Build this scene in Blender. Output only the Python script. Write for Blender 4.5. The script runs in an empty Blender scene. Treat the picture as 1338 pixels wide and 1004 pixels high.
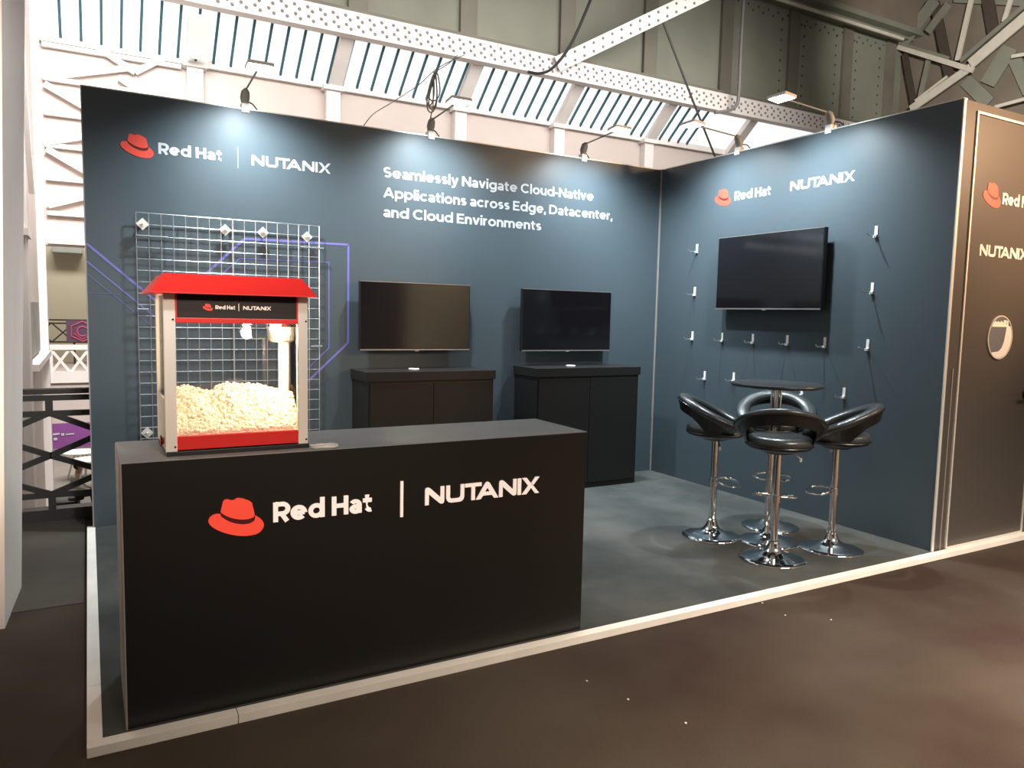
import bpy, bmesh, math, random
from mathutils import Vector, Matrix
random.seed(7)
C = bpy.context.scene.collection
PI = math.pi

# ------------------------------------------------------------------ camera
CAM = Vector((-4.9735, -5.9197, 1.5406))
RGT = Vector((0.872231, -0.488616, 0.021604))
UPV = Vector((0.025370, 0.089311, 0.995681))
FWD = Vector((0.488435, 0.867916, -0.090296))
FPX = 985.34
cd = bpy.data.cameras.new('camera')
cam = bpy.data.objects.new('camera', cd)
C.objects.link(cam)
cd.sensor_width = 36.0
cd.lens = FPX / 1338 * 36
cd.clip_end = 300
cam.matrix_world = Matrix(((RGT.x, UPV.x, -FWD.x, CAM.x), (RGT.y, UPV.y, -FWD.y, CAM.y),
                           (RGT.z, UPV.z, -FWD.z, CAM.z), (0, 0, 0, 1)))
bpy.context.scene.camera = cam


def at(px, py, x=None, y=None, z=None):
    """where the sight line of a photograph pixel meets a plane of the place"""
    d = FWD * FPX + RGT * (px - 669) - UPV * (py - 502)
    if x is not None: t = (x - CAM.x) / d.x
    elif y is not None: t = (y - CAM.y) / d.y
    else: t = (z - CAM.z) / d.z
    return CAM + d * t


# ------------------------------------------------------------------ world, lights, exposure
sc = bpy.context.scene
sc.view_settings.view_transform = 'Standard'
sc.view_settings.look = 'None'
sc.view_settings.gamma = 1
sc.view_settings.use_curve_mapping = False
sc.view_settings.exposure = 0.95
w = bpy.data.worlds.new('hall_ambient')
sc.world = w
w.use_nodes = True
w.node_tree.nodes['Background'].inputs[0].default_value = (1.0, 0.86, 0.74, 1)
w.node_tree.nodes['Background'].inputs[1].default_value = 0.115


def light(name, kind, loc, target, energy, color, **kw):
    d = bpy.data.lights.new(name, kind)
    d.energy = energy
    d.color = color
    for k, v in kw.items(): setattr(d, k, v)
    o = bpy.data.objects.new(name, d)
    C.objects.link(o)
    o.location = loc
    o.rotation_euler = (Vector(target) - Vector(loc)).to_track_quat('-Z', 'Y').to_euler()
    return o


# daylight that falls through the rest of the glazed roof into the far half of the hall
light('roof_daylight', 'AREA', (3, 4.5, 8.5), (2, 12.5, 5.0), 430, (1.0, 0.95, 0.9), shape='RECTANGLE', size=18, size_y=3, spread=math.radians(120))
light('gallery_daylight', 'AREA', (-4.6, 6.0, 7.5), (-5.4, 13, 0.5), 190, (1.0, 0.97, 0.94), shape='RECTANGLE', size=1.6, size_y=3, spread=math.radians(110))
light('lower_hall_fill', 'AREA', (-5.0, 23.5, 1.8), (-5.0, 23.5, -4), 420, (1.0, 0.97, 0.93), shape='RECTANGLE', size=6, size_y=4)  # added area light, brightens the lower hall floor and tables
light('gallery_wall_fill', 'AREA', (-5.2, 14.6, 4.6), (-5.3, 18, 1.6), 70, (1.0, 0.97, 0.88), shape='RECTANGLE', size=2, size_y=0.6)  # added light hidden behind the far wall, lifts the beige wall
# warm lamps of the aisle and of the stand opposite, with added fill spots among them
light('aisle_lamp', 'AREA', (-0.8, -6.8, 4.6), (-0.8, -6.3, 0), 260, (1.0, 0.86, 0.72), shape='RECTANGLE', size=2.4, size_y=1.0, spread=math.radians(92))
light('opposite_wall_fill', 'SPOT', (1.5, -6.8, 3.6), (1.5, -9.0, 1.4), 260, (1.0, 0.82, 0.6), spot_size=math.radians(80), spot_blend=0.8, shadow_soft_size=0.2)  # added spot, lights the opposite wall so the screens reflect it
light('warm_panel_spot', 'SPOT', (1.9, -5.2, 3.3), (0.75, -2.95, 2.5), 560, (1.0, 0.62, 0.36), spot_size=math.radians(56), spot_blend=1.0, shadow_soft_size=0.25)
light('warm_panel_spot', 'SPOT', (-6.9, -4.4, 2.4), (-5.45, -1.6, 1.75), 300, (1.0, 0.80, 0.62), spot_size=math.radians(58), spot_blend=1.0, shadow_soft_size=0.25)  # added spot, brightens the display panel at the left edge
light('aisle_fill', 'SPOT', (-4.0, -7.6, 3.3), (-4.45, -2.9, 1.35), 270, (1.0, 0.84, 0.70), spot_size=math.radians(32), spot_blend=1.0, shadow_soft_size=0.3)  # added frontal spot, brightens the popcorn machine
light('aisle_fill', 'SPOT', (-3.4, -5.6, 4.3), (-5.3, -1.3, 1.6), 420, (0.92, 0.97, 1.0), spot_size=math.radians(34), spot_blend=0.8, shadow_soft_size=0.3)  # added cool spot, brightens the side face of the display panel
light('truss_fill', 'SPOT', (10, 1.5, 8.5), (19.3, 8.6, 10.2), 2600, (1.0, 0.95, 0.86), spot_size=math.radians(50), spot_blend=0.8, shadow_soft_size=0.4)  # added spot, brightens the lattice truss
FLOOD_W = 140


# ------------------------------------------------------------------ materials
def S(r, g, b):
    f = lambda c: (c / 255 / 12.92) if c / 255 <= 0.04045 else ((c / 255 + 0.055) / 1.055) ** 2.4
    return (f(r), f(g), f(b), 1)


def mat(name, col, rough=0.5, metal=0.0, var=0.08, scale=6.0, bump=0.0, bscale=80.0, spec=0.5, coat=0.0, emit=None, estr=0.0, stretch=None):
    m = bpy.data.materials.new(name)
    m.use_nodes = True
    nt = m.node_tree
    b = nt.nodes['Principled BSDF']
    b.inputs['Roughness'].default_value = rough
    b.inputs['Metallic'].default_value = metal
    b.inputs['Specular IOR Level'].default_value = spec
    b.inputs['Coat Weight'].default_value = coat
    tc = nt.nodes.new('ShaderNodeTexCoord')
    src = tc.outputs['Object']
    if stretch:
        mp = nt.nodes.new('ShaderNodeMapping')
        mp.inputs['Scale'].default_value = stretch
        nt.links.new(src, mp.inputs['Vector'])
        src = mp.outputs['Vector']
    n = nt.nodes.new('ShaderNodeTexNoise')
    n.inputs['Scale'].default_value = scale
    n.inputs['Detail'].default_value = 5
    nt.links.new(src, n.inputs['Vector'])
    rp = nt.nodes.new('ShaderNodeValToRGB')
    rp.color_ramp.elements[0].position = 0.3
    rp.color_ramp.elements[1].position = 0.7
    rp.color_ramp.elements[0].color = tuple(c * (1 - var) for c in col[:3]) + (1,)
    rp.color_ramp.elements[1].color = tuple(min(1, c * (1 + var)) for c in col[:3]) + (1,)
    nt.links.new(n.outputs['Fac'], rp.inputs['Fac'])
    nt.links.new(rp.outputs['Color'], b.inputs['Base Color'])
    if bump:
        n2 = nt.nodes.new('ShaderNodeTexNoise')
        n2.inputs['Scale'].default_value = bscale
        n2.inputs['Detail'].default_value = 4
        nt.links.new(src, n2.inputs['Vector'])
        bp = nt.nodes.new('ShaderNodeBump')
        bp.inputs['Strength'].default_value = bump
        bp.inputs['Distance'].default_value = 0.01
        nt.links.new(n2.outputs['Fac'], bp.inputs['Height'])
        nt.links.new(bp.outputs['Normal'], b.inputs['Normal'])
    if emit:
        b.inputs['Emission Color'].default_value = emit
        b.inputs['Emission Strength'].default_value = estr
    return m


def glass_mat(name, tint=(1, 1, 1, 1)):
    m = bpy.data.materials.new(name)
    m.use_nodes = True
    nt = m.node_tree
    for nd in list(nt.nodes): nt.nodes.remove(nd)
    out = nt.nodes.new('ShaderNodeOutputMaterial')
    mix = nt.nodes.new('ShaderNodeMixShader')
    tr = nt.nodes.new('ShaderNodeBsdfTransparent')
    tr.inputs[0].default_value = tint
    gl = nt.nodes.new('ShaderNodeBsdfGlossy')
    gl.inputs['Roughness'].default_value = 0.02
    fr = nt.nodes.new('ShaderNodeFresnel')
    fr.inputs['IOR'].default_value = 1.45
    nt.links.new(fr.outputs[0], mix.inputs[0])
    nt.links.new(tr.outputs[0], mix.inputs[1])
    nt.links.new(gl.outputs[0], mix.inputs[2])
    nt.links.new(mix.outputs[0], out.inputs[0])
    return m


def carpet_mat(name, col, col2, var_scale=0.9):
    m = mat(name, col, rough=0.95, var=0.0, scale=var_scale, bump=0.5, bscale=420, spec=0.15)
    rp = [n for n in m.node_tree.nodes if n.type == 'VALTORGB'][0]
    rp.color_ramp.elements[0].color = col
    rp.color_ramp.elements[1].color = col2
    rp.color_ramp.elements[0].position = 0.38
    rp.color_ramp.elements[1].position = 0.66
    return m


M = {}
M['wall_blue'] = mat('wall_print_navy', (0.066, 0.086, 0.099, 1), 0.42, var=0.03, scale=1.2, spec=0.35)
M['wall_brown'] = mat('door_panel_dark', (0.075, 0.064, 0.054, 1), 0.40, var=0.04, scale=1.5, spec=0.4)
M['white_print'] = mat('white_print', S(192, 193, 195), 0.5, var=0.01)
M['cream_letter'] = mat('cream_lettering', S(250, 236, 226), 0.45, var=0.01)
M['hat_red'] = mat('hat_red', S(242, 82, 64), 0.5, var=0.02)
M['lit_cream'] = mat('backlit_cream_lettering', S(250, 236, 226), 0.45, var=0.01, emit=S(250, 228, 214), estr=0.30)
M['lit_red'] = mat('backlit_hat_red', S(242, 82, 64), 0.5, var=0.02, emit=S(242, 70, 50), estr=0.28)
M['hat_band'] = mat('hat_band_dark_red', S(95, 22, 24), 0.5, var=0.02)
M['faint_line'] = mat('faint_divider', S(120, 150, 165), 0.5, var=0.02)
M['violet_line'] = mat('violet_line_print', S(112, 108, 178), 0.5, var=0.05)
M['violet_dim'] = mat('dim_violet_line_print', S(92, 92, 140), 0.5, var=0.05)
M['alu'] = mat('aluminium_edge', S(225, 220, 212), 0.35, 0.3, var=0.04)
M['trim_white'] = mat('white_edging', S(240, 233, 222), 0.6, var=0.08, scale=3.5, bump=0.08, bscale=30)
M['carpet_booth'] = carpet_mat('booth_carpet', S(66, 68, 66), S(92, 92, 88), 1.6)
M['carpet_hall'] = carpet_mat('aisle_carpet', S(58, 45, 38), S(78, 69, 59), 0.75)
M['carpet_side'] = carpet_mat('side_carpet', S(74, 66, 60), S(92, 84, 76), 0.9)
M['black_panel'] = mat('black_laminate', (0.016, 0.014, 0.013, 1), 0.38, var=0.05, scale=2, spec=0.4)
M['counter_top'] = mat('counter_top_painted_sheen', (0.30, 0.31, 0.31, 1), 0.38, var=0.07, scale=5, spec=0.5)  # lighter than the body: reflection of the back wall painted in
M['edge_grey'] = mat('grey_edge', S(150, 142, 136), 0.5, var=0.05)
M['screen'] = mat('dark_screen', (0.006, 0.005, 0.006, 1), 0.10, var=0.02, spec=0.9)
M['bezel'] = mat('black_bezel', (0.012, 0.012, 0.013, 1), 0.32, var=0.03)
M['silver'] = mat('silver_strip', S(170, 165, 160), 0.35, 0.7, var=0.03)
M['chrome'] = mat('chrome', (0.78, 0.78, 0.78, 1), 0.07, 1.0, var=0.02)
M['wire'] = mat('bright_wire', (0.72, 0.72, 0.72, 1), 0.28, 0.85, var=0.03)
M['vinyl'] = mat('black_vinyl', (0.040, 0.044, 0.045, 1), 0.30, var=0.06, scale=10, bump=0.12, bscale=22, spec=0.6)
M['shell'] = mat('black_shell', (0.012, 0.011, 0.011, 1), 0.30, var=0.03)
M['table_black'] = mat('table_top_black', (0.028, 0.031, 0.033, 1), 0.30, var=0.05)
M['pop_red'] = mat('machine_red', S(240, 48, 44), 0.38, var=0.03, scale=3)
M['pop_white'] = mat('machine_cream', S(248, 238, 226), 0.40, var=0.03, scale=4)
M['pop_sign'] = mat('machine_sign_black', (0.022, 0.014, 0.013, 1), 0.35, var=0.03)
M['steel'] = mat('steel', (0.70, 0.68, 0.64, 1), 0.25, 0.9, var=0.03)
M['black_plastic'] = mat('black_plastic', (0.013, 0.012, 0.012, 1), 0.4, var=0.03)
M['grey_plastic'] = mat('grey_plastic', S(150, 152, 148), 0.45, var=0.04)
M['white_plastic'] = mat('white_plastic', S(232, 230, 226), 0.4, var=0.02)
M['popcorn'] = mat('popcorn', S(253, 244, 220), 0.75, var=0.05, scale=55, bump=0.3, bscale=160)
M['glass'] = glass_mat('clear_glass')
M['white_steel'] = mat('white_painted_steel', S(226, 220, 216), 0.6, var=0.05, scale=1.2)
M['white_wall'] = mat('white_hall_wall', S(200, 188, 182), 0.75, var=0.04, scale=0.8)
M['rivet'] = mat('rivet_grey', S(128, 122, 120), 0.6, var=0.15, scale=20)
M['girder'] = mat('grey_green_plate', S(128, 129, 117), 0.6, var=0.14, scale=0.55, spec=0.3)
M['girder_dark'] = mat('dark_stiffener', S(110, 107, 95), 0.6, var=0.10, scale=1.5)
M['brown_steel'] = mat('brown_grey_steel', S(118, 108, 96), 0.65, var=0.12, scale=1.0)
M['deep_brown'] = mat('deep_brown_steel', S(70, 60, 52), 0.7, var=0.10)
M['pale_strut'] = mat('pale_strut', S(205, 198, 186), 0.55, var=0.07, scale=3)
M['iron'] = mat('black_iron', (0.035, 0.034, 0.033, 1), 0.45, var=0.10, scale=9)
M['teal_bar'] = mat('teal_glazing_bar', S(58, 100, 112), 0.6, var=0.15)
M['pane'] = mat('bright_sky_pane', S(235, 238, 238), 0.4, emit=(0.95, 1.0, 0.99, 1), estr=0.45)
M['beige'] = mat('beige_wall', S(204, 196, 174), 0.8, var=0.04, scale=0.7)
M['lower_floor'] = mat('lower_hall_floor', S(120, 112, 104), 0.8, var=0.08, scale=1.0)
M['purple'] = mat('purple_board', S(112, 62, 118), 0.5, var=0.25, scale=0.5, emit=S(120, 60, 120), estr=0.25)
M['purple_sign'] = mat('plum_sign', S(120, 95, 128), 0.5, var=0.08)
M['pink'] = mat('pink_sign_line', S(235, 110, 150), 0.5, var=0.05)
M['orange'] = mat('orange_screen', S(225, 120, 90), 0.5, emit=S(230, 120, 90), estr=0.6)
M['maroon'] = mat('maroon_board', S(150, 70, 80), 0.5, var=0.1)
M['poster'] = mat('grey_poster', S(150, 148, 146), 0.6, var=0.3, scale=1.3)
M['skin'] = mat('skin', S(205, 160, 135), 0.55, var=0.05)
M['hair'] = mat('dark_hair', S(60, 42, 34), 0.6, var=0.1)
M['shirt'] = mat('cream_shirt', S(226, 216, 205), 0.8, var=0.05)
M['trousers'] = mat('dark_trousers', S(58, 55, 56), 0.85, var=0.08)
M['cable_black'] = mat('black_cable', (0.02, 0.02, 0.02, 1), 0.5, var=0.05)
M['cable_grey'] = mat('grey_cable', S(150, 155, 155), 0.5, var=0.1)
M['peach_panel'] = mat('white_panel', S(228, 216, 206), 0.55, var=0.03, scale=1)
M['led'] = mat('led_face', (1, 1, 1, 1), 0.4, emit=(0.80, 0.93, 1.0, 1), estr=14.0)
M['bulb'] = mat('warm_bulb', (1, 1, 1, 1), 0.4, emit=(1.0, 0.82, 0.50, 1), estr=30.0)
M['mirror'] = mat('mirror_grey', S(150, 148, 148), 0.12, 0.6, var=0.05)


# ------------------------------------------------------------------ mesh helpers
def B(): return bmesh.new()


def box(bm, x0, x1, y0, y1, z0, z1, bev=0.0):
    vs = [bm.verts.new((x, y, z)) for x in (x0, x1) for y in (y0, y1) for z in (z0, z1)]
    fs = [(0, 1, 3, 2), (4, 6, 7, 5), (0, 4, 5, 1), (2, 3, 7, 6), (0, 2, 6, 4), (1, 5, 7, 3)]
    faces = [bm.faces.new([vs[i] for i in f]) for f in fs]
    if bev > 0:
        es = list({e for f in faces for e in f.edges})
        bmesh.ops.bevel(bm, geom=es, offset=bev, segments=2, profile=0.7, affect='EDGES')
    return bm


def tube(bm, pts, r, seg=8, closed=False, caps=True):
    pts = [Vector(p) for p in pts]
    n = len(pts)
    rr = r if isinstance(r, (list, tuple)) else [r] * n
    rings = []
    prev = None
    for i, p in enumerate(pts):
        if closed: t = pts[(i + 1) % n] - pts[i - 1]
        else: t = pts[min(i + 1, n - 1)] - pts[max(i - 1, 0)]
        t.normalize()
        if prev is None:
            a = Vector((0, 0, 1)) if abs(t.z) < 0.9 else Vector((1, 0, 0))
            u = t.cross(a).normalized()
        else:
            u = (prev - t * prev.dot(t)).normalized()
        prev = u
        v = t.cross(u)
        rings.append([bm.verts.new(p + (u * math.cos(2 * PI * k / seg) + v * math.sin(2 * PI * k / seg)) * rr[i]) for k in range(seg)])
    m = n if closed else n - 1
    for i in range(m):
        a, b = rings[i], rings[(i + 1) % n]
        for k in range(seg):
            bm.faces.new((a[k], a[(k + 1) % seg], b[(k + 1) % seg], b[k]))
    if caps and not closed:
        bm.faces.new(rings[0][::-1])
        bm.faces.new(rings[-1])
    return bm


def lathe(bm, prof, seg=32, c=(0, 0, 0)):
    rings = []
    for r, z in prof:
        if r < 1e-6: rings.append([bm.verts.new((c[0], c[1], c[2] + z))])
        else: rings.append([bm.verts.new((c[0] + r * math.cos(2 * PI * k / seg), c[1] + r * math.sin(2 * PI * k / seg), c[2] + z)) for k in range(seg)])
    for a, b in zip(rings, rings[1:]):
        for k in range(seg):
            k2 = (k + 1) % seg
            if len(a) == 1 and len(b) == 1: continue
            if len(a) == 1: bm.faces.new((a[0], b[k2], b[k]))
            elif len(b) == 1: bm.faces.new((a[k], a[k2], b[0]))
            else: bm.faces.new((a[k], a[k2], b[k2], b[k]))
    return bm


def bar(bm, p0, p1, wd, th, face=None):
    """flat bar from p0 to p1, its broad side turned to the direction face"""
    p0, p1 = Vector(p0), Vector(p1)
    t = (p1 - p0).normalized()
    n = Vector(face) if face is not None else Vector((0, -1, 0))
    n = (n - t * n.dot(t)).normalized()
    s = t.cross(n)
    vs = [bm.verts.new(p + s * (a * wd / 2) + n * (b * th / 2)) for p in (p0, p1) for a in (-1, 1) for b in (-1, 1)]
    for f in [(0, 1, 3, 2), (4, 6, 7, 5), (0, 4, 5, 1), (2, 3, 7, 6), (0, 2, 6, 4), (1, 5, 7, 3)]:
        bm.faces.new([vs[i] for i in f])
    return bm


def prism(bm, poly, z0, z1):
    """polygon in local XY, extruded along Z"""
    a = [bm.verts.new((x, y, z0)) for x, y in poly]
    b = [bm.verts.new((x, y, z1)) for x, y in poly]
    n = len(poly)
    bm.faces.new(a[::-1])
    bm.faces.new(b)
    for i in range(n):
        bm.faces.new((a[i], a[(i + 1) % n], b[(i + 1) % n], b[i]))
    return bm


def smooth_poly(P, n=3):
    out = []
    N = len(P)
    for i in range(N):
        p0, p1, p2, p3 = (Vector(P[(i + k - 1) % N] + (0,)) for k in range(4))
        for k in range(n):
            t = k / n
            q = 0.5 * ((2 * p1) + (p2 - p0) * t + (2 * p0 - 5 * p1 + 4 * p2 - p3) * t * t + (3 * p1 - p0 - 3 * p2 + p3) * t ** 3)
            out.append((q.x, q.y))
    return out


def obj(name, bm, m, parent=None, world=False, smooth=False, angle=35):
    bmesh.ops.recalc_face_normals(bm, faces=bm.faces[:])
    if world and parent is not None:
        bm.transform((Matrix.Translation(parent.location) @ parent.rotation_euler.to_matrix().to_4x4()).inverted())
    me = bpy.data.meshes.new(name)
    bm.to_mesh(me)
    bm.free()
    if m is not None: me.materials.append(m)
    if smooth:
        for p in me.polygons: p.use_smooth = True
        me.set_sharp_from_angle(angle=math.radians(angle))
    o = bpy.data.objects.new(name, me)
    C.objects.link(o)
    if parent is not None: o.parent = parent
    return o


def thing(name, label, cat, loc=(0, 0, 0), rz=0.0, group=None):
    o = bpy.data.objects.new(name, None)
    C.objects.link(o)
    o.empty_display_size = 0.1
    o.location = loc
    o.rotation_euler = (0, 0, rz)
    o['label'] = label
    o['category'] = cat
    if group: o['group'] = group
    return o


def tag(o, label, cat, group=None):
    me = o.data
    xs = [v.co for v in me.vertices]
    c = Vector(((min(v.x for v in xs) + max(v.x for v in xs)) / 2, (min(v.y for v in xs) + max(v.y for v in xs)) / 2, min(v.z for v in xs)))
    me.transform(Matrix.Translation(-c))
    o.location = o.location + c
    o['label'] = label
    o['category'] = cat
    if group: o['group'] = group
    return o


def struct(name, bm, m, parent=None, smooth=False):
    o = obj(name, bm, m, parent, smooth=smooth)
    if parent is None: o['kind'] = 'structure'
    return o


def dup(root, loc=None, rz=None, label=None):
    r = root.copy()
    C.objects.link(r)
    if loc is not None: r.location = loc
    if rz is not None: r.rotation_euler = (0, 0, rz)
    if label: r['label'] = label
    for ch in list(root.children):
        c = ch.copy()
        C.objects.link(c)
        c.parent = r
        for g in ch.children:
            d = g.copy()
            C.objects.link(d)
            d.parent = c
    return r


def frame(origin, right, up):
    r, u = Vector(right), Vector(up)
    n = r.cross(u)
    o = Vector(origin)
    return Matrix(((r.x, u.x, n.x, o.x), (r.y, u.y, n.y, o.y), (r.z, u.z, n.z, o.z), (0, 0, 0, 1)))


# ------------------------------------------------------------------ lettering and marks
def arc(cx, cy, rx, ry, a0, a1, n=18):
    return [(cx + rx * math.cos(math.radians(a0 + (a1 - a0) * k / n)), cy + ry * math.sin(math.radians(a0 + (a1 - a0) * k / n))) for k in range(n + 1)]


def glyph(ch, w):
    """centre lines of one geometric sans letter (cap height 1): (strokes, width)"""
    h, X, A = w / 2, 0.745, 1.05
    ro = (X - w) / 2 + 0.006            # round lower case
    oc = (h + ro, X / 2)
    W = 2 * ro + w
    if ch == 'o': return [('c', arc(*oc, ro, ro, 0, 360, 32))], W
    if ch == 'e': return [('l', [(h + 0.03, X / 2 - 0.01), (W - h, X / 2 - 0.01)]), ('l', arc(*oc, ro, ro, -3, 316, 30))], W
    if ch == 'c': return [('l', arc(*oc, ro, ro, 44, 316, 28))], W - 0.06
    if ch == 'd': return [('c', arc(*oc, ro, ro, 0, 360, 32)), ('l', [(W - h + 0.01, 0), (W - h + 0.01, A)])], W + 0.01
    if ch == 'p': return [('c', arc(*oc, ro, ro, 0, 360, 32)), ('l', [(h - 0.01, -0.27), (h - 0.01, X)])], W
    if ch == 'g': return [('c', arc(*oc, ro, ro * 0.98, 0, 360, 32)), ('l', [(W - h, X), (W - h, 0.04)] + arc(W / 2, 0.04, W / 2 - h, 0.24, 0, -140, 14))], W + 0.01
    if ch == 'a':
        a = 0.60
        rx = (a - w) / 2
        return [('l', arc(h + rx - 0.01, X - h - 0.19, rx + 0.01, 0.19, 150, 0, 16) + [(a - h, 0)]),
                ('c', arc(h + rx, h + 0.115, rx, 0.135, 0, 360, 26))], a
    if ch in 'nmu':
        r0 = 0.165
        a = 0.63
        rx = (a - w) / 2
        if ch == 'u': return [('l', [(h, X), (h, h + rx)] + arc(h + rx, h + rx, rx, rx, 180, 360, 16) + [(a - h, X)]), ('l', [(a - h, 0), (a - h, X)])], a
        L = [('l', [(h, 0), (h, X)]), ('l', arc(h + rx, X - h - rx, rx, rx, 180, 0, 16) + [(a - h, 0)])]
        if ch == 'n': return L, a
        rx = (a - w) / 2 * 0.98
        return [('l', [(h, 0), (h, X)]), ('l', arc(h + rx, X - h - rx, rx, rx, 180, 0, 16) + [(h + 2 * rx, 0)]), ('l', arc(h + 3 * rx, X - h - rx, rx, rx, 180, 0, 16) + [(h + 4 * rx, 0)])], w + 4 * rx
    if ch == 'r': return [('l', [(h, 0), (h, X)]), ('l', arc(h + 0.25, X - h - 0.24, 0.25, 0.24, 180, 88, 10))], 0.40
    if ch in 'sS':
        Hh, a = (X, 0.54) if ch == 's' else (1.0, 0.68)
        rx, ry = (a - w) / 2, (Hh - w) / 4 + 0.002
        up = arc(h + rx, Hh - h - ry, rx, ry, 38, 270, 18)
        dn = arc(h + rx, h + ry, rx, ry, 90, -142, 18)
        return [('l', up + dn[1:])], a
    if ch == 'v': return [('l', [(h * 0.9, X), (0.33, 0.0 + h * 0.4)]), ('l', [(0.66 - h * 0.9, X), (0.33, 0.0 + h * 0.4)])], 0.66
    if ch == 'y': return [('l', [(h * 0.9, X), (0.34, 0.03)]), ('l', [(0.66 - h * 0.9, X), (0.30, -0.10), (0.22, -0.19), (0.05, -0.19)])], 0.66
    if ch == 'l': return [('l', [(h, 0), (h, A)])], w
    if ch == 'i': return [('l', [(h, 0), (h, X)]), ('l', [(h, 0.86), (h, 0.86 + w * 1.05)])], w
    if ch == 't': return [('l', [(0.10 + h, 0.93), (0.10 + h, 0.22)] + arc(0.10 + h + 0.15, h + 0.13, 0.15, 0.13, 180, 292, 10)), ('l', [(0, X - h), (0.44, X - h)])], 0.46
    if ch == 'C': return [('l', arc(0.5, 0.5, 0.5 - h, 0.5 - h, 46, 314, 30))], 0.90
    if ch == 'D': return [('l', [(h, 0), (h, 1)]), ('l', [(h, 1 - h), (0.38, 1 - h)] + arc(0.38, 0.5, 0.5 - h, 0.5 - h, 90, -90, 22) + [(h, h)])], 0.88
    if ch == 'E': return [('l', [(h, 0), (h, 1)]), ('l', [(h, 1 - h), (0.66, 1 - h)]), ('l', [(h, 0.5), (0.60, 0.5)]), ('l', [(h, h), (0.68, h)])], 0.68
    if ch == 'H': return [('l', [(h, 0), (h, 1)]), ('l', [(0.80 - h, 0), (0.80 - h, 1)]), ('l', [(h, 0.5), (0.80 - h, 0.5)])], 0.80
    if ch == 'N': return [('l', [(h, 0), (h, 1)]), ('l', [(0.84 - h, 0), (0.84 - h, 1)]), ('l', [(h * 0.9, 1 - h * 0.5), (0.84 - h * 0.9, h * 0.5)])], 0.84
    if ch == 'A': return [('l', [(h * 0.75, 0), (0.46, 1 - h * 0.3)]), ('l', [(0.92 - h * 0.75, 0), (0.46, 1 - h * 0.3)]), ('l', [(0.20, 0.29), (0.72, 0.29)])], 0.92
    if ch == 'R': return [('l', [(h, 0), (h, 1)]), ('l', [(h, 1 - h), (0.42, 1 - h)] + arc(0.42, 1 - h - 0.245, 0.245, 0.245, 90, -90, 16) + [(h, 1 - h - 0.49)]), ('l', [(0.38, 0.40), (0.70 - h * 0.7, 0)])], 0.72
    if ch == '-': return [('l', [(0.0, 0.37), (0.32, 0.37)])], 0.32
    if ch == ',': return [('l', [(h, w), (h, 0), (h * 0.5, -0.15)])], w
    return [], 0.28


def text_bm(s, width, cap, depth=0.003, w=0.18, gap=0.085):
    bm = bmesh.new()
    x, layer, adv = 0.0, 0, []
    for ch in s:
        st, gw = glyph(ch, w)
        adv.append((x, st))
        x += gw + (gap if ch != ' ' else 0.0)
    total = x - gap
    sx, sy = width / total, cap
    for x0, st in adv:
        for k, (kind, P) in enumerate(st):
            n = len(P)
            lay = depth + 0.00012 * k
            L, Rr = [], []
            for i in range(n):
                if kind == 'c':
                    a, b = P[(i - 1) % (n - 1)], P[(i + 1) % (n - 1)]
                else:
                    a, b = P[max(i - 1, 0)], P[min(i + 1, n - 1)]
                p = P[i]
                d0 = Vector((p[0] - a[0], p[1] - a[1])); d1 = Vector((b[0] - p[0], b[1] - p[1]))
                if d0.length < 1e-6: d0 = d1
                if d1.length < 1e-6: d1 = d0
                d0.normalize(); d1.normalize()
                t = (d0 + d1).normalized()
                m = min(1.6, 1 / max(0.3, t.dot(d1)))
                nx, ny = -t.y * w / 2 * m, t.x * w / 2 * m
                L.append(((x0 + p[0] + nx) * sx, (p[1] + ny) * sy)); Rr.append(((x0 + p[0] - nx) * sx, (p[1] - ny) * sy))
            for i in range(n - 1):
                q = [L[i], L[i + 1], Rr[i + 1], Rr[i]]
                top = [bm.verts.new((a, b, lay)) for a, b in q]
                bot = [bm.verts.new((a, b, 0)) for a, b in q]
                bm.faces.new(top)
                bm.faces.new((top[0], bot[0], bot[1], top[1])); bm.faces.new((top[2], bot[2], bot[3], top[3]))
                if kind == 'l' and i == 0: bm.faces.new((top[3], bot[3], bot[0], top[0]))
                if kind == 'l' and i == n - 2: bm.faces.new((top[1], bot[1], bot[2], top[2]))
    bmesh.ops.remove_doubles(bm, verts=bm.verts[:], dist=1e-6)
    return bm


CROWN = [(-0.276, 0.124), (-0.259, 0.198), (-0.241, 0.281), (-0.217, 0.329), (-0.162, 0.344), (-0.091, 0.319), (-0.036, 0.324), (-0.002, 0.346), (0.042, 0.349), (0.126, 0.325), (0.211, 0.283), (0.267, 0.238), (0.29, 0.152), (0.316, 0.019), (0.301, -0.031), (0.232, -0.06), (0.134, -0.065), (0.013, -0.045), (-0.106, -0.003), (-0.201, 0.051), (-0.267, 0.105)]
BRIM = [(-0.284, 0.081), (-0.366, 0.09), (-0.437, 0.062), (-0.479, 0.011), (-0.485, -0.049), (-0.434, -0.131), (-0.323, -0.217), (-0.181, -0.291), (-0.038, -0.342), (0.083, -0.37), (0.229, -0.381), (0.352, -0.365), (0.432, -0.315), (0.48, -0.236), (0.473, -0.156), (0.424, -0.085), (0.368, -0.039), (0.331, -0.014), (0.318, -0.099), (0.256, -0.141), (0.158, -0.158), (0.036, -0.141), (-0.084, -0.099), (-0.19, -0.035), (-0.272, 0.039)]
BAND = [(-0.282, 0.085), (-0.27, 0.112), (-0.201, 0.055), (-0.106, 0.0), (0.013, -0.042), (0.134, -0.062), (0.232, -0.056), (0.301, -0.028), (0.318, 0.01), (0.331, -0.014), (0.318, -0.099), (0.256, -0.141), (0.158, -0.158), (0.036, -0.141), (-0.084, -0.099), (-0.19, -0.035), (-0.272, 0.039)]


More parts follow.
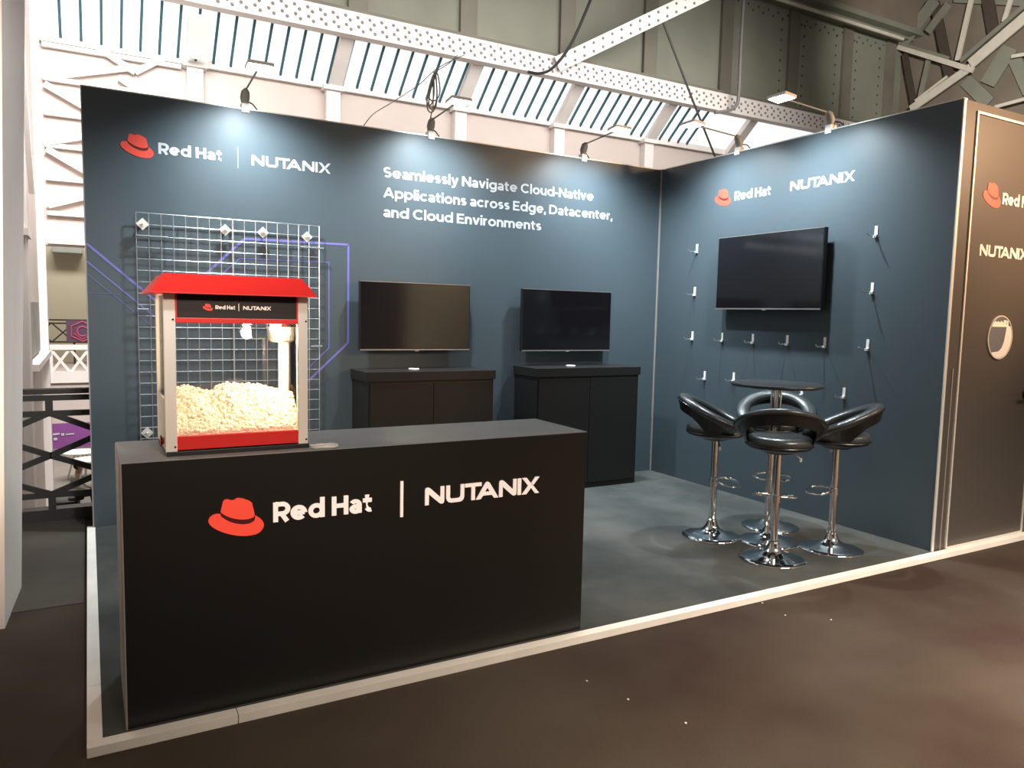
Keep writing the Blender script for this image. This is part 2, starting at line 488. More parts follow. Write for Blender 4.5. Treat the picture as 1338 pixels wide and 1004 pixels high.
def hat(parent, F, cx, cy, wd, depth=0.003, red='hat_red'):
    """red fedora mark: brim, crown and band, lying on the plane frame F"""
    for nm, P, m, d0, d1 in (('hat_brim', BRIM, M[red], 0, depth), ('hat_crown', CROWN, M[red], 0, depth), ('hat_band', BAND, M['hat_band'], 0, depth * 0.6)):
        bm = B()
        prism(bm, [(cx + x * wd, cy + y * wd) for x, y in smooth_poly(P, 3)], d0, d1)
        bm.transform(F)
        obj(nm, bm, m, parent, world=True)


def word(parent, F, s, x, y, width, cap, m, nm='lettering', depth=0.003, w=0.18, gap=0.085):
    bm = text_bm(s, width, cap, depth, w, gap)
    bm.transform(F @ Matrix.Translation((x, y, 0)))
    return obj(nm, bm, m, parent, world=True)


def wordmark(parent, F, x, y, width, cap, m, depth=0.003):
    """the seven broad capitals N U T A N I X, built stroke by stroke"""
    bm = B()
    s = 0.222
    W = 7.57

    def poly(P): prism(bm, [(x + a * width / W, y + b * cap) for a, b in P], 0, depth)

    def N(o):
        poly([(o, 0), (o + s, 0), (o + s, 0.62), (o + 0.86, 0.07), (o + 0.93, 0.02), (o + 1.02, 0.0), (o + 1.11, 0.02), (o + 1.17, 0.09), (o + 1.18, 0.2), (o + 1.18, 1), (o + 1.18 - s, 1), (o + 1.18 - s, 0.36), (o + 0.34, 0.92), (o + 0.25, 0.98), (o + 0.16, 1), (o + 0.07, 0.98), (o + 0.01, 0.91), (o, 0.8)])
    N(0)
    o = 1.32
    poly([(o, 1), (o, 0.30), (o + 0.04, 0.15), (o + 0.14, 0.04), (o + 0.30, 0), (o + 0.83, 0), (o + 0.99, 0.04), (o + 1.09, 0.15), (o + 1.13, 0.30), (o + 1.13, 1), (o + 1.13 - s, 1), (o + 1.13 - s, 0.34), (o + 0.86, 0.25), (o + 0.78, 0.22), (o + 0.35, 0.22), (o + 0.27, 0.25), (o + s, 0.34), (o + s, 1)])
    o = 2.52
    poly([(o, 1), (o, 0.79), (o + 0.41, 0.79), (o + 0.41, 0), (o + 0.41 + s, 0), (o + 0.41 + s, 0.79), (o + 1.06, 0.79), (o + 1.06, 1)])
    o = 3.24
    poly([(o, 0), (o + 0.28, 0), (o + 0.45, 0.20), (o + 1.04, 0.20), (o + 1.20, 0), (o + 1.48, 0), (o + 0.90, 0.90), (o + 0.83, 0.97), (o + 0.74, 1), (o + 0.65, 0.97), (o + 0.58, 0.90)][:5] + [(o + 1.48, 0), (o + 0.90, 0.90), (o + 0.83, 0.97), (o + 0.74, 1), (o + 0.74, 0.66), (o + 0.92, 0.40), (o + 0.56, 0.40), (o + 0.74, 0.66), (o + 0.74, 1), (o + 0.65, 0.97), (o + 0.58, 0.90)])
    N(4.78)
    o = 6.06
    poly([(o, 0), (o + s, 0), (o + s, 1), (o, 1)])
    o = 6.36
    poly([(o, 1), (o + 0.30, 1), (o + 0.74, 0.50), (o + 0.30, 0), (o, 0), (o + 0.44, 0.5)])
    poly([(o + 0.66, 0.66), (o + 0.93, 1), (o + 1.21, 1), (o + 0.79, 0.52)])
    poly([(o + 0.79, 0.48), (o + 1.21, 0), (o + 0.93, 0), (o + 0.66, 0.34)])
    bm.transform(F)
    return obj('lettering', bm, m, parent, world=True)


def divider(parent, F, x, y0, y1, wd, m, depth=0.003):
    bm = B()
    box(bm, x - wd / 2, x + wd / 2, y0, y1, 0, depth)
    bm.transform(F)
    return obj('divider_line', bm, m, parent, world=True)


# ------------------------------------------------------------------ the booth shell
XL, YF, H = -4.971, -2.955, 3.0
b = B(); box(b, -14, 26, -14, 0.62, -0.25, -0.035); struct('floor', b, M['carpet_hall'])
b = B(); box(b, -9, -5.03, -1.42, 0.55, -0.035, -0.031); struct('floor', b, M['carpet_side'])
b = B(); box(b, -4.965, 2.2, -2.97, 0.04, -0.0345, 0.0); struct('floor', b, M['carpet_booth'])
jx, jy = at(312, 936, z=0).x, at(131, 895, z=0).y
b = B(); box(b, -5.015, jx - 0.0015, -3.024, -2.97, -0.035, 0.002, 0.002); struct('trim_1', b, M['trim_white'])
b = B(); box(b, jx + 0.0015, 2.2, -3.024, -2.97, -0.035, 0.002, 0.002); struct('trim_9', b, M['trim_white'])
b = B(); box(b, -5.015, -4.965, -2.97, jy - 0.0015, -0.035, 0.002, 0.002); struct('trim_2', b, M['trim_white'])
b = B(); box(b, -5.015, -4.965, jy + 0.0015, 0.04, -0.035, 0.002, 0.002); struct('trim_10', b, M['trim_white'])

wb = B(); box(wb, XL, 0.04, 0, 0.04, 0, H); wall_back = struct('wall_back', wb, M['wall_blue'])
wr = B(); box(wr, 0, 0.04, YF, 0, 0, H); wall_right = struct('wall_right', wr, M['wall_blue'])
b = B(); box(b, 0.04, 0.15, YF, YF + 0.04, 0, H); box(b, 0.15, 1.125, YF, YF + 0.04, 2.94, H); box(b, 1.125, 2.2, YF, YF + 0.04, 0, H)
wall_front = struct('wall_front', b, M['wall_brown'])
b = B(); box(b, -0.006, 0.018, YF - 0.008, YF + 0.0, 0, H + 0.004); struct('trim_3', b, M['alu'])
b = B(); box(b, XL - 0.008, 0.0, -0.002, 0.042, H, H + 0.008); struct('trim_4', b, M['alu'])
b = B(); box(b, -0.004, 0.042, YF, -0.002, H, H + 0.008); struct('trim_5', b, M['alu'])
b = B(); box(b, -0.012, 0.0, -0.012, 0.0, 0, H); struct('trim_6', b, M['edge_grey'])
b = B(); box(b, 0.088, 0.096, YF - 0.006, YF, 0, 1.25); struct('trim_7', b, M['edge_grey'])
b = B(); box(b, XL - 0.008, XL, -0.002, 0.042, 0, H); struct('trim_8', b, M['edge_grey'])

b = B(); box(b, -6.5, 0.75, -9.2, -9.0, -0.035, 3.0); struct('wall_aisle', b, M['wall_brown'])
b = B(); box(b, 0.75, 2.3, -9.2, -8.9, -0.035, 4.0); struct('wall_opposite', b, M['beige'])

FB = frame((0, 0, 0), (1, 0, 0), (0, 0, 1))           # back wall: x to the right, z up, facing -y
FR = frame((0, 0, 0), (0, -1, 0), (0, 0, 1))          # right wall: -y to the right, facing -x
FF = frame((0, YF - 0.004, 0), (1, 0, 0), (0, 0, 1))   # front wall with the door

hat(wall_back, FB, -4.647, 2.654, 0.212)
word(wall_back, FB, 'Red Hat', -4.515, 2.613, 0.42, 0.077, M['white_print'], w=0.215, gap=0.07)
divider(wall_back, FB, -3.985, 2.575, 2.726, 0.006, M['faint_line'])
wordmark(wall_back, FB, -3.89, 2.607, 0.59, 0.077, M['white_print'])
for s, wd, zz in (('Seamlessly Navigate Cloud-Native', 2.06, 2.629), ('Applications across Edge, Datacenter,', 2.285, 2.469), ('and Cloud Environments', 1.495, 2.314)):
    word(wall_back, FB, s, -2.87, zz, wd, 0.082, M['white_print'])


def poly_line(pts, wd, m):
    bm = B()
    for (x0, z0), (x1, z1) in zip(pts, pts[1:]):
        bar(bm, (x0, -0.001, z0), (x1, -0.001, z1), wd, 0.0016, (0, -1, 0))
    return obj('printed_line', bm, m, wall_back)


poly_line([(-4.969, 1.965), (-4.45, 1.50)], 0.016, M['violet_line'])
poly_line([(-4.969, 1.845), (-4.45, 1.38)], 0.009, M['violet_line'])
poly_line([(-4.969, 1.76), (-4.45, 1.295)], 0.006, M['violet_dim'])
poly_line([(-4.35, 1.66), (-3.945, 2.066), (-3.158, 2.072), (-3.158, 1.296), (-3.62, 0.86)], 0.017, M['violet_line'])
poly_line([(-4.25, 1.66), (-3.98, 1.92), (-3.313, 1.926), (-3.313, 1.254), (-3.62, 0.96)], 0.008, M['violet_line'])
poly_line([(-4.969, 1.63), (-4.78, 1.63)], 0.004, M['violet_dim'])

hat(wall_right, FR, 0.85, 2.632, 0.205)
word(wall_right, FR, 'Red Hat', 0.991, 2.587, 0.402, 0.077, M['white_print'], w=0.215, gap=0.07)
wordmark(wall_right, FR, 1.593, 2.590, 0.59, 0.077, M['white_print'])

# the store room door
b = B(); box(b, 0.168, 1.107, YF - 0.004, YF + 0.03, 0.006, 2.925)
door = struct('door_1', b, M['wall_brown'])
b = B()
box(b, 0.150, 0.166, YF - 0.010, YF + 0.02, 0, 2.945)
box(b, 1.109, 1.125, YF - 0.010, YF + 0.02, 0, 2.945)
box(b, 0.166, 1.109, YF - 0.010, YF + 0.02, 2.929, 2.945)
obj('door_frame', b, M['alu'], door)
b = B(); box(b, 0.166, 1.109, YF - 0.012, YF - 0.004, 0.0, 0.012); obj('threshold', b, M['alu'], door)
hat(door, FF, 0.392, 2.428, 0.222)
word(door, FF, 'Red Hat', 0.52, 2.375, 0.42, 0.079, M['cream_letter'], w=0.215, gap=0.07)
wordmark(door, FF, 0.295, 2.014, 0.59, 0.077, M['cream_letter'])
b = B(); lathe(b, [(0.045, 0), (0.045, 0.014), (0.0, 0.014)], 20); b.transform(frame((1.03, YF - 0.004, 1.05), (1, 0, 0), (0, 0, 1)))
tube(b, [(1.03, YF - 0.01, 1.05), (1.03, YF - 0.06, 1.05), (0.99, YF - 0.065, 1.05), (0.905, YF - 0.062, 1.048)], 0.011, 8)
obj('door_handle', b, M['black_plastic'], door, smooth=True)
# round mirror plate on the door
FD = frame((0.617, YF - 0.004, 1.462), (1, 0, 0), (0, 0, 1))
b = B(); prism(b, [(0.152 * math.cos(a * PI / 24), 0.150 * math.sin(a * PI / 24)) for a in range(48)], 0, 0.006); b.transform(FD)
plate = obj('round_plate', b, M['mirror'], door)
plate['label'] = 'round silver plate with a white rim'
b = B()
for i in range(48):
    a0, a1 = i * PI / 24, (i + 1) * PI / 24
    prism(b, [(r * math.cos(a), r * math.sin(a)) for r, a in ((0.146, a0), (0.154, a0), (0.154, a1), (0.146, a1))], 0, 0.010)
b.transform(FD); obj('rim', b, M['alu'], plate)
b = B()
P = [(0.144 * math.cos(math.radians(a)), 0.144 * math.sin(math.radians(a))) for a in range(-128, 33, 8)]
P += [(0.075, 0.085), (0.066, 0.03), (0.052, -0.03), (0.028, -0.075), (-0.005, -0.098), (-0.088, -0.104)]
prism(b, P, 0.006, 0.0075); b.transform(FD); obj('pale_crescent', b, M['white_plastic'], plate)
b = B()
for i, (x0, wd, hh) in enumerate([(-0.10, .016, .018), (-0.082, .018, .026), (-0.062, .014, .020), (-0.046, .018, .024), (-0.026, .016, .018), (-0.008, .018, .026), (0.012, .014, .020), (0.030, .020, .034), (0.054, .012, .034), (0.072, .018, .030)]):
    prism(b, [(x0, 0.088), (x0 + wd, 0.088), (x0 + wd, 0.088 + hh), (x0, 0.088 + hh)], 0.006, 0.008)
prism(b, [(-0.112, 0.074), (0.10, 0.074), (0.094, 0.088), (-0.108, 0.088)], 0.006, 0.008)
b.transform(FD); obj('cream_letters', b, M['cream_letter'], plate)

# ------------------------------------------------------------------ reception counter
ct = thing('reception_counter', 'long black reception counter at the front left edge of the booth', 'counter', (-3.883, -2.71, 0))
x0, x1, y0, y1, ht = -4.887, -2.880, -2.952, -2.466, 0.990
b = B(); box(b, x0 + 0.003, x1 - 0.003, y0 + 0.003, y1 - 0.003, 0, ht - 0.004); obj('body', b, M['black_panel'], ct, world=True)
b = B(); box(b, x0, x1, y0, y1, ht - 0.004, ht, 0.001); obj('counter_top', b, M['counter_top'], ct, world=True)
b = B(); box(b, x0 - 0.002, x0 + 0.004, y0 - 0.001, y0 + 0.006, 0, ht - 0.003); obj('corner_edge', b, M['edge_grey'], ct, world=True)
b = B(); box(b, x0 - 0.003, x0 + 0.003, y0 + 0.006, y1, 0.004, ht - 0.004); obj('side_panel', b, M['edge_grey'], ct, world=True)['label'] = 'end panel painted pale grey as if lit from the side'  # side light put into the grey of corner strip and end panel
FC = frame((0, y0 + 0.003, 0), (1, 0, 0), (0, 0, 1))
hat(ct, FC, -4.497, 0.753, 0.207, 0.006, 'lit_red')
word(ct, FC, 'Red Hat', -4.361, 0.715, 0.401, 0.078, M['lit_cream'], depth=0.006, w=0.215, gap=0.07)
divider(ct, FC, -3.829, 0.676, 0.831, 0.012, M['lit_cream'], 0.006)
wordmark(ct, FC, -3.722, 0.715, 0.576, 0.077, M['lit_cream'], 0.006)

# ------------------------------------------------------------------ popcorn machine
pm = thing('popcorn_machine', 'red roofed popcorn machine with lit glass cabinet on the reception counter', 'popcorn machine', (-4.47, -2.70, 0.990))
X0, X1, Y0, Y1 = -4.733, -4.208, -2.885, -2.515
Z0 = 0.990
b = B(); box(b, X0 + 0.002, X1 + 0.004, Y0 - 0.004, Y1, Z0, Z0 + 0.018, 0.003); obj('base_tray', b, M['black_plastic'], pm, world=True)
for px0, px1, py0, py1 in ((X0, X0 + 0.040, Y0, Y0 + 0.03), (X1 - 0.038, X1, Y0, Y0 + 0.03), (X0, X0 + 0.03, Y1 - 0.03, Y1), (X1 - 0.03, X1, Y1 - 0.03, Y1)):
    b = B(); box(b, px0, px1, py0, py1, Z0 + 0.016, 1.597, 0.002); p = obj('post', b, M['pop_white'], pm, world=True)
    if py0 == Y0:
        for zz in (Z0 + 0.035, 1.50):
            b = B(); lathe(b, [(0.004, 0), (0.004, 0.003), (0, 0.004)], 8)
            b.transform(frame(((px0 + px1) / 2 + 0.012, Y0, zz), (1, 0, 0), (0, 0, 1)))
            o = obj('screw', b, M['black_plastic']); o.parent = p; o.data.transform(Matrix.Translation(-pm.location))
b = B(); box(b, X0 + 0.040, X1 - 0.038, Y0 + 0.002, Y0 + 0.022, Z0 + 0.022, 1.063, 0.002); obj('base_panel', b, M['pop_red'], pm, world=True)['label'] = 'red base panel'
b = B(); box(b, X0 + 0.002, X0 + 0.012, Y0 + 0.03, Y1 - 0.03, Z0 + 0.016, 1.20); obj('side_panel', b, M['pop_white'], pm, world=True)
b = B(); box(b, X1 - 0.012, X1 - 0.002, Y0 + 0.03, Y1 - 0.03, Z0 + 0.016, 1.063); obj('side_panel', b, M['pop_white'], pm, world=True)
b = B(); box(b, X0 + 0.03, X1 - 0.03, Y1 - 0.016, Y1 - 0.006, Z0 + 0.016, 1.063); obj('back_panel', b, M['pop_white'], pm, world=True)
b = B(); box(b, X0 + 0.012, X1 - 0.012, Y0 + 0.022, Y1 - 0.016, 1.045, 1.060); obj('chamber_floor', b, M['steel'], pm, world=True)
# sign box
b = B(); box(b, X0 + 0.040, X1 - 0.038, Y0 + 0.004, Y0 + 0.020, 1.506, 1.597); obj('sign_panel', b, M['pop_sign'], pm, world=True)['label'] = 'dark sign panel with two logos'
b = B(); box(b, X0 + 0.040, X1 - 0.038, Y0 - 0.001, Y0 + 0.022, 1.488, 1.507, 0.002)
box(b, X0 + 0.040, X0 + 0.046, Y0 - 0.001, Y0 + 0.01, 1.507, 1.597); box(b, X1 - 0.044, X1 - 0.038, Y0 - 0.001, Y0 + 0.01, 1.507, 1.597)
obj('sign_frame', b, M['pop_red'], pm, world=True)
FP = frame((0, Y0 + 0.004, 0), (1, 0, 0), (0, 0, 1))
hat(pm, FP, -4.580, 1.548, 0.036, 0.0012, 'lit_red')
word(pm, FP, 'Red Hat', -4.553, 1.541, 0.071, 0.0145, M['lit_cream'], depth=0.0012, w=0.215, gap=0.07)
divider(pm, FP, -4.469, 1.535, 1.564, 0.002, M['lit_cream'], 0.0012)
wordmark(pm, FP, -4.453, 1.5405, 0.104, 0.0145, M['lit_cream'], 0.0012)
# roof: hipped pan with flat lid
b = B()
e = [(-4.780, -2.950), (-4.188, -2.950), (-4.188, -2.455), (-4.780, -2.455)]
t = [(-4.728, -2.868), (-4.226, -2.868), (-4.226, -2.535), (-4.728, -2.535)]
rings = []
for P, z in ((e, 1.595), (e, 1.600), (t, 1.668), ([(a + (0.01 if a < -4.4 else -0.01), c + (0.01 if c < -2.7 else -0.01)) for a, c in t], 1.670)):
    rings.append([b.verts.new((x, y, z)) for x, y in P])
for r0, r1 in zip(rings, rings[1:]):
    for k in range(4): b.faces.new((r0[k], r0[(k + 1) % 4], r1[(k + 1) % 4], r1[k]))
b.faces.new(rings[0][::-1]); b.faces.new(rings[-1])
obj('roof', b, M['pop_red'], pm, world=True)['label'] = 'sloped red roof'
# glass
b = B(); box(b, X0 + 0.040, X1 - 0.038, Y0 + 0.010, Y0 + 0.014, 1.063, 1.488); obj('front_glass', b, M['glass'], pm, world=True)
b = B(); box(b, X0 + 0.030, X1 - 0.030, Y1 - 0.014, Y1 - 0.010, 1.063, 1.590); obj('back_glass', b, M['glass'], pm, world=True)
b = B(); box(b, X0 + 0.006, X0 + 0.010, Y0 + 0.03, Y1 - 0.03, 1.20, 1.590); obj('side_glass', b, M['glass'], pm, world=True)
b = B(); box(b, X1 - 0.010, X1 - 0.006, Y0 + 0.03, Y1 - 0.03, 1.063, 1.590); obj('side_glass', b, M['glass'], pm, world=True)
# switch on the left side
b = B(); lathe(b, [(0.0, 0.012), (0.011, 0.012), (0.014, 0.006), (0.014, 0)], 18); b.transform(frame((X0, Y0 + 0.10, 1.035), (0, -1, 0), (0, 0, 1)))
obj('power_switch', b, M['pop_red'], pm, world=True, smooth=True)
b = B(); tube(b, [(X0 - 0.008, Y0 + 0.10 + 0.02 * math.cos(a * PI / 8), 1.035 + 0.02 * math.sin(a * PI / 8)) for a in range(16)], 0.0025, 6, closed=True)
obj('switch_ring', b, M['black_plastic'], pm, world=True)
# kettle, its hanger, and the warm lamp
kc = at(367, 436, y=-2.70)
kx, kz = kc.x, kc.z
b = B(); lathe(b, [(0, -0.035), (0.045, -0.035), (0.055, -0.025), (0.058, 0.02), (0.062, 0.022), (0.062, 0.028), (0.0, 0.034)], 28, (kx, -2.70, kz)); k = obj('kettle', b, M['steel'], pm, world=True, smooth=True)
b = B(); tube(b, [(kx, -2.70, kz + 0.034), (kx, -2.70, 1.590)], 0.007, 8); obj('hanger_rod', b, M['steel'], pm, world=True, smooth=True)
b = B(); tube(b, [(kx + 0.02, -2.66, 1.06), (kx + 0.02, -2.66, kz - 0.035)], 0.022, 14); obj('kettle_post', b, M['pop_white'], pm, world=True, smooth=True)
b = B(); lathe(b, [(0, -0.03), (0.016, -0.026), (0.022, -0.01), (0.018, 0.008), (0.010, 0.02), (0.010, 0.034), (0, 0.034)], 18, (kx - 0.05, -2.83, 1.478)); obj('lamp_bulb', b, M['bulb'], pm, world=True, smooth=True)
b = B(); lathe(b, [(0.012, 0.03), (0.014, 0.03), (0.014, 0.08), (0, 0.08)], 14, (kx - 0.05, -2.83, 1.478)); obj('lamp_holder', b, M['black_plastic'], pm, world=True)
light('popcorn_lamp', 'POINT', (kx - 0.05, -2.83, 1.435), (kx, -2.79, 1), 4.5, (1.0, 0.80, 0.55), shadow_soft_size=0.03)

# popcorn: a heap of kernels behind the glass
def popcorn():
    tm = bmesh.new(); bmesh.ops.create_icosphere(tm, subdivisions=1, radius=1.0)
    tv = [v.co.copy() for v in tm.verts]; tf = [[v.index for v in f.verts] for f in tm.faces]; tm.free()
    V, Fc = [], []
    xa, xb, ya, yb = X0 + 0.022, X1 - 0.022, Y0 + 0.028, Y1 - 0.022

    def top(x, y):
        t = min(1.0, (y - ya) / 0.13)
        return 1.066 + 0.128 * t ** 0.75 + t * (0.020 * (y - ya) / (yb - ya) + 0.012 * math.sin(x * 21) + 0.010 * math.sin(x * 47 + y * 30))
    nx, ny = 30, 30
    for j in range(ny + 1):
        for i in range(nx + 1):
            x, y = xa + (xb - xa) * i / nx, ya + (yb - ya) * j / ny
            V.append((x, y, max(1.062, top(x, y) - 0.010)))
    for j in range(ny):
        for i in range(nx):
            a = j * (nx + 1) + i
            Fc.append((a, a + 1, a + nx + 2, a + nx + 1))

    def lump(x, y, z, r):
        R = Matrix.Rotation(random.random() * 6.28, 3, 'X') @ Matrix.Rotation(random.random() * 6.28, 3, 'Y')
        ph = [random.random() * 6.28 for _ in range(3)]
        o = len(V)
        for v in tv:
            d = 1 + 0.22 * math.sin(3 * v.x + ph[0]) + 0.2 * math.sin(4 * v.y + ph[1]) + 0.16 * math.sin(3.5 * v.z + ph[2])
            q = R @ (v * d * r)
            V.append((min(xb, max(xa, x + q.x)), max(ya - 0.004, y + q.y), max(1.0605, z + q.z)))
        for f in tf: Fc.append(tuple(o + i for i in f))
    for _ in range(2600):
        x = random.uniform(xa + 0.006, xb - 0.006)
        y = ya + 0.004 + (yb - ya - 0.012) * random.random() ** 1.5
        lump(x, y, top(x, y) + random.uniform(-0.010, 0.002), random.uniform(0.006, 0.010))
    me = bpy.data.meshes.new('popcorn')
    me.from_pydata(V, [], Fc)
    me.materials.append(M['popcorn'])
    for p in me.polygons: p.use_smooth = True
    o = bpy.data.objects.new('popcorn', me)
    C.objects.link(o)
    tag(o, 'heap of popped corn behind the glass of the popcorn machine', 'popcorn')
    o['kind'] = 'stuff'


popcorn()

# white cable coil on the counter beside the machine
b = B()
cc = at(424, 584, z=0.995)
pts = []
for i in range(70):
    a = i * 2 * PI / 22
    pts.append((cc.x + (0.050 + 0.004 * math.sin(i * 0.7)) * math.cos(a), cc.y + (0.034 + 0.003 * math.cos(i)) * math.sin(a), 0.9945 + 0.00012 * i))
pts.append((cc.x - 0.01, cc.y + 0.05, 0.994)); pts.append((cc.x - 0.09, cc.y + 0.09, 0.994))
tube(b, pts, 0.003, 6)
tag(obj('cable_coil', b, M['white_plastic'], smooth=True), 'small coil of white cable on the counter right of the popcorn machine', 'cable')

# ------------------------------------------------------------------ wire grid panels on the back wall
GZ0, GZ1, GP = 0.302, 2.193, 0.0788


def grid_panel(x0, label):
    g = thing('wire_grid_panel', label, 'grid panel', (x0 + 8 * GP / 2, -0.055, GZ0), 0, 'wire grid panels on the back wall')
    b = B()
    for i in range(9):
        x = x0 + i * GP
        r = 0.0036 if i in (0, 8) else 0.0026
        tube(b, [(x, -0.055, GZ0), (x, -0.055, GZ1)], r, 6)
    obj('upright_wires', b, M['wire'], g, world=True, smooth=True)
    b = B()
    n = int(round((GZ1 - GZ0) / GP))
    for j in range(n + 1):
        z = GZ0 + j * (GZ1 - GZ0) / n
        r = 0.0036 if j in (0, n) else 0.0026
        tube(b, [(x0, -0.0505, z), (x0 + 8 * GP, -0.0505, z)], r, 6)
    obj('cross_wires', b, M['wire'], g, world=True, smooth=True)
    return g


gl = grid_panel(-4.668, 'left wire grid panel hung on the back wall behind the popcorn machine')
gr = grid_panel(-4.668 + 8 * GP + 0.004, 'right wire grid panel hung on the back wall, crossed by a violet line')
for g, cx, cz in ((gl, -4.628, 2.115), (gl, -4.09, 2.115), (gr, -3.825, 2.115), (gr, -3.50, 2.105), (gl, -4.628, 0.66)):
    b = B()
    q = 0.042
    F = frame((cx, -0.062, cz), (1, 0, 0), (0, 0, 1))
    prism(b, [(0, q), (q, 0), (0, -q), (-q, 0)], 0, 0.006)
    prism(b, [(0, q * .45), (q * .45, 0), (0, -q * .45), (-q * .45, 0)], 0.006, 0.014)
    bm2 = B(); lathe(bm2, [(0.007, -0.060), (0.007, 0.02), (0.004, 0.024), (0, 0.024)], 10)
    me = bpy.data.meshes.new('tmp'); bm2.to_mesh(me); bm2.free(); b.from_mesh(me); bpy.data.meshes.remove(me)
    b.transform(F)
    obj('wall_clip', b, M['alu'], g, world=True)
for g, xa, xb, zz in ((gl, -4.672, -4.47, 2.035), (gl, -4.672, -4.60, 1.53), (gr, -3.55, -3.37, 2.025), (gr, -3.47, -3.385, 1.27)):
    b = B(); tube(b, [(xa, -0.062, zz), (xb, -0.062, zz)], 0.006, 8); obj('hook_bar', b, M['wire'], g, world=True, smooth=True)


# ------------------------------------------------------------------ screens
def television(label, loc, rz, wd, ht):
    t = thing('television', label, 'television', loc, rz, 'wall mounted screens')
    # local: x across, -y towards the viewer, z up from the lower edge; back of the mount at y = 0
    b = B(); box(b, -wd / 2, wd / 2, -0.098, -0.058, 0, ht, 0.004); obj('case', b, M['bezel'], t)
    b = B(); box(b, -wd / 2 + 0.008, wd / 2 - 0.008, -0.100, -0.097, 0.018, ht - 0.008); obj('screen', b, M['screen'], t)
    b = B(); box(b, -wd / 2 + 0.001, wd / 2 - 0.001, -0.102, -0.097, 0.0, 0.010, 0.001); obj('bezel_strip', b, M['silver'], t)
    b = B(); box(b, -wd / 2, wd / 2, -0.101, -0.094, ht - 0.004, ht + 0.001); obj('top_strip', b, M['silver'], t)
    b = B(); box(b, -0.018, 0.018, -0.104, -0.099, -0.008, 0.006, 0.001); obj('sensor_tab', b, M['silver'], t)
    b = B(); box(b, -wd * 0.28, wd * 0.28, -0.060, -0.034, ht * 0.10, ht * 0.62, 0.006); obj('back_box', b, M['bezel'], t)
    b = B(); box(b, -0.20, 0.20, -0.012, 0, ht * 0.25, ht * 0.75); box(b, -0.16, -0.13, -0.036, -0.012, ht * 0.2, ht * 0.8); box(b, 0.13, 0.16, -0.036, -0.012, ht * 0.2, ht * 0.8); obj('wall_mount', b, M['black_plastic'], t)
    return t


television('black television on the back wall above the left cabinet, beside the violet line', (-2.609, 0, 1.238), 0, 0.968, 0.552)
television('black television on the back wall above the right cabinet, near the corner', (-1.122, 0, 1.226), 0, 0.970, 0.556)
television('larger black television on the right wall ringed by small white hooks', (0, -1.474, 1.636), -PI / 2, 1.105, 0.625)


# ------------------------------------------------------------------ cabinets below the screens
def cabinet(label, x0, x1, top):
    c = thing('cabinet', label, 'cabinet', ((x0 + x1) / 2, -0.205, 0), 0, 'lockable cabinets along the back wall')
    b = B(); box(b, x0 + 0.015, x1 - 0.015, -0.398, -0.006, 0, top - 0.072, 0.002); obj('body', b, M['black_panel'], c, world=True)
    b = B(); box(b, x0, x1, -0.412, -0.004, top - 0.074, top, 0.002); obj('top_slab', b, M['black_panel'], c, world=True)
    xm = (x0 + x1) / 2
    for a, d, s in ((x0 + 0.030, xm - 0.002, -1), (xm + 0.002, x1 - 0.030, 1)):
        b = B(); box(b, a, d, -0.408, -0.398, 0.05, top - 0.090, 0.0015); dr = obj('door', b, M['black_panel'], c, world=True)
        b = B(); lathe(b, [(0.008, 0), (0.008, 0.006), (0, 0.006)], 12); b.transform(frame((xm + s * 0.03, -0.408, top - 0.17), (1, 0, 0), (0, 0, 1)))
        lk = obj('lock', b, M['black_plastic']); lk.parent = dr; lk.data.transform(Matrix.Translation(-c.location))
    return c


cabinet('black cabinet under the left television, its foot hidden by the reception counter', -3.140, -2.030, 1.087)
cabinet('black cabinet under the right television, standing beside the booth corner', -1.634, -0.505, 1.093)
for px, py, zt, xx, lb in ((546, 481, 1.087, -2.68, 'small flat white disc on top of the cabinet under the left television'), (745, 477, 1.093, -1.16, 'small flat white disc on top of the cabinet under the right television')):
    b = B(); lathe(b, [(0, 0), (0.040, 0), (0.044, 0.006), (0.040, 0.012), (0.012, 0.014), (0, 0.014)], 24, (xx, -0.22, zt)); o = obj('disc', b, M['white_plastic'], smooth=True)
    tag(o, lb, 'disc', 'white discs on the cabinets')

# ------------------------------------------------------------------ hooks round the large screen
hooks = [((911, 325), 'topmost of the three hooks near the corner, left of the large television'), ((908, 381), 'middle of the three hooks near the corner, left of the large television'),
         ((905, 439), 'lowest of the three hooks near the corner, first in the row below the television'), ((944, 441), 'second hook from the corner in the row below the large television'),
         ((984, 443), 'third hook from the corner in the row below the large television'), ((1029, 445), 'fourth hook from the corner in the row below the large television'),
         ((1078, 448), 'fifth hook from the corner in the row below the large television'), ((1134, 451), 'hook at the booth front end of the row below the large television'),
         ((1140, 377), 'middle of the three hooks stacked right of the large television'), ((1145, 303), 'topmost of the three hooks stacked right of the large television'),
         ((921, 491), 'low hook left of the round table top, nearest the corner'), ((959, 493), 'low hook just behind the left rim of the round table top'),
         ((1048, 511), 'low hook just below the right half of the round table top'), ((1103, 514), 'low hook right of the round table, above the right stool')]
proto = None
for (px, py), lb in hooks:
    p = at(px, py, x=0)
    lab = 'white ' + lb
    if proto is None:
        proto = thing('wall_hook', lab, 'hook', (0, p.y, p.z - 0.03), -PI / 2, 'white display hooks on the right wall')
        b = B(); box(b, -0.012, 0.012, -0.004, 0, -0.012, 0.072, 0.001); box(b, -0.012, 0.012, -0.020, -0.004, -0.012, 0.006, 0.002); obj('back_plate', b, M['white_plastic'], proto)
        b = B(); tube(b, [(0, -0.002, 0), (0, -0.085, -0.002), (0, -0.098, 0.004), (0, -0.102, 0.016)], 0.0042, 8); obj('prong', b, M['wire'], proto, smooth=True)
    else:
        dup(proto, (0, p.y, p.z - 0.03), -PI / 2, lab)

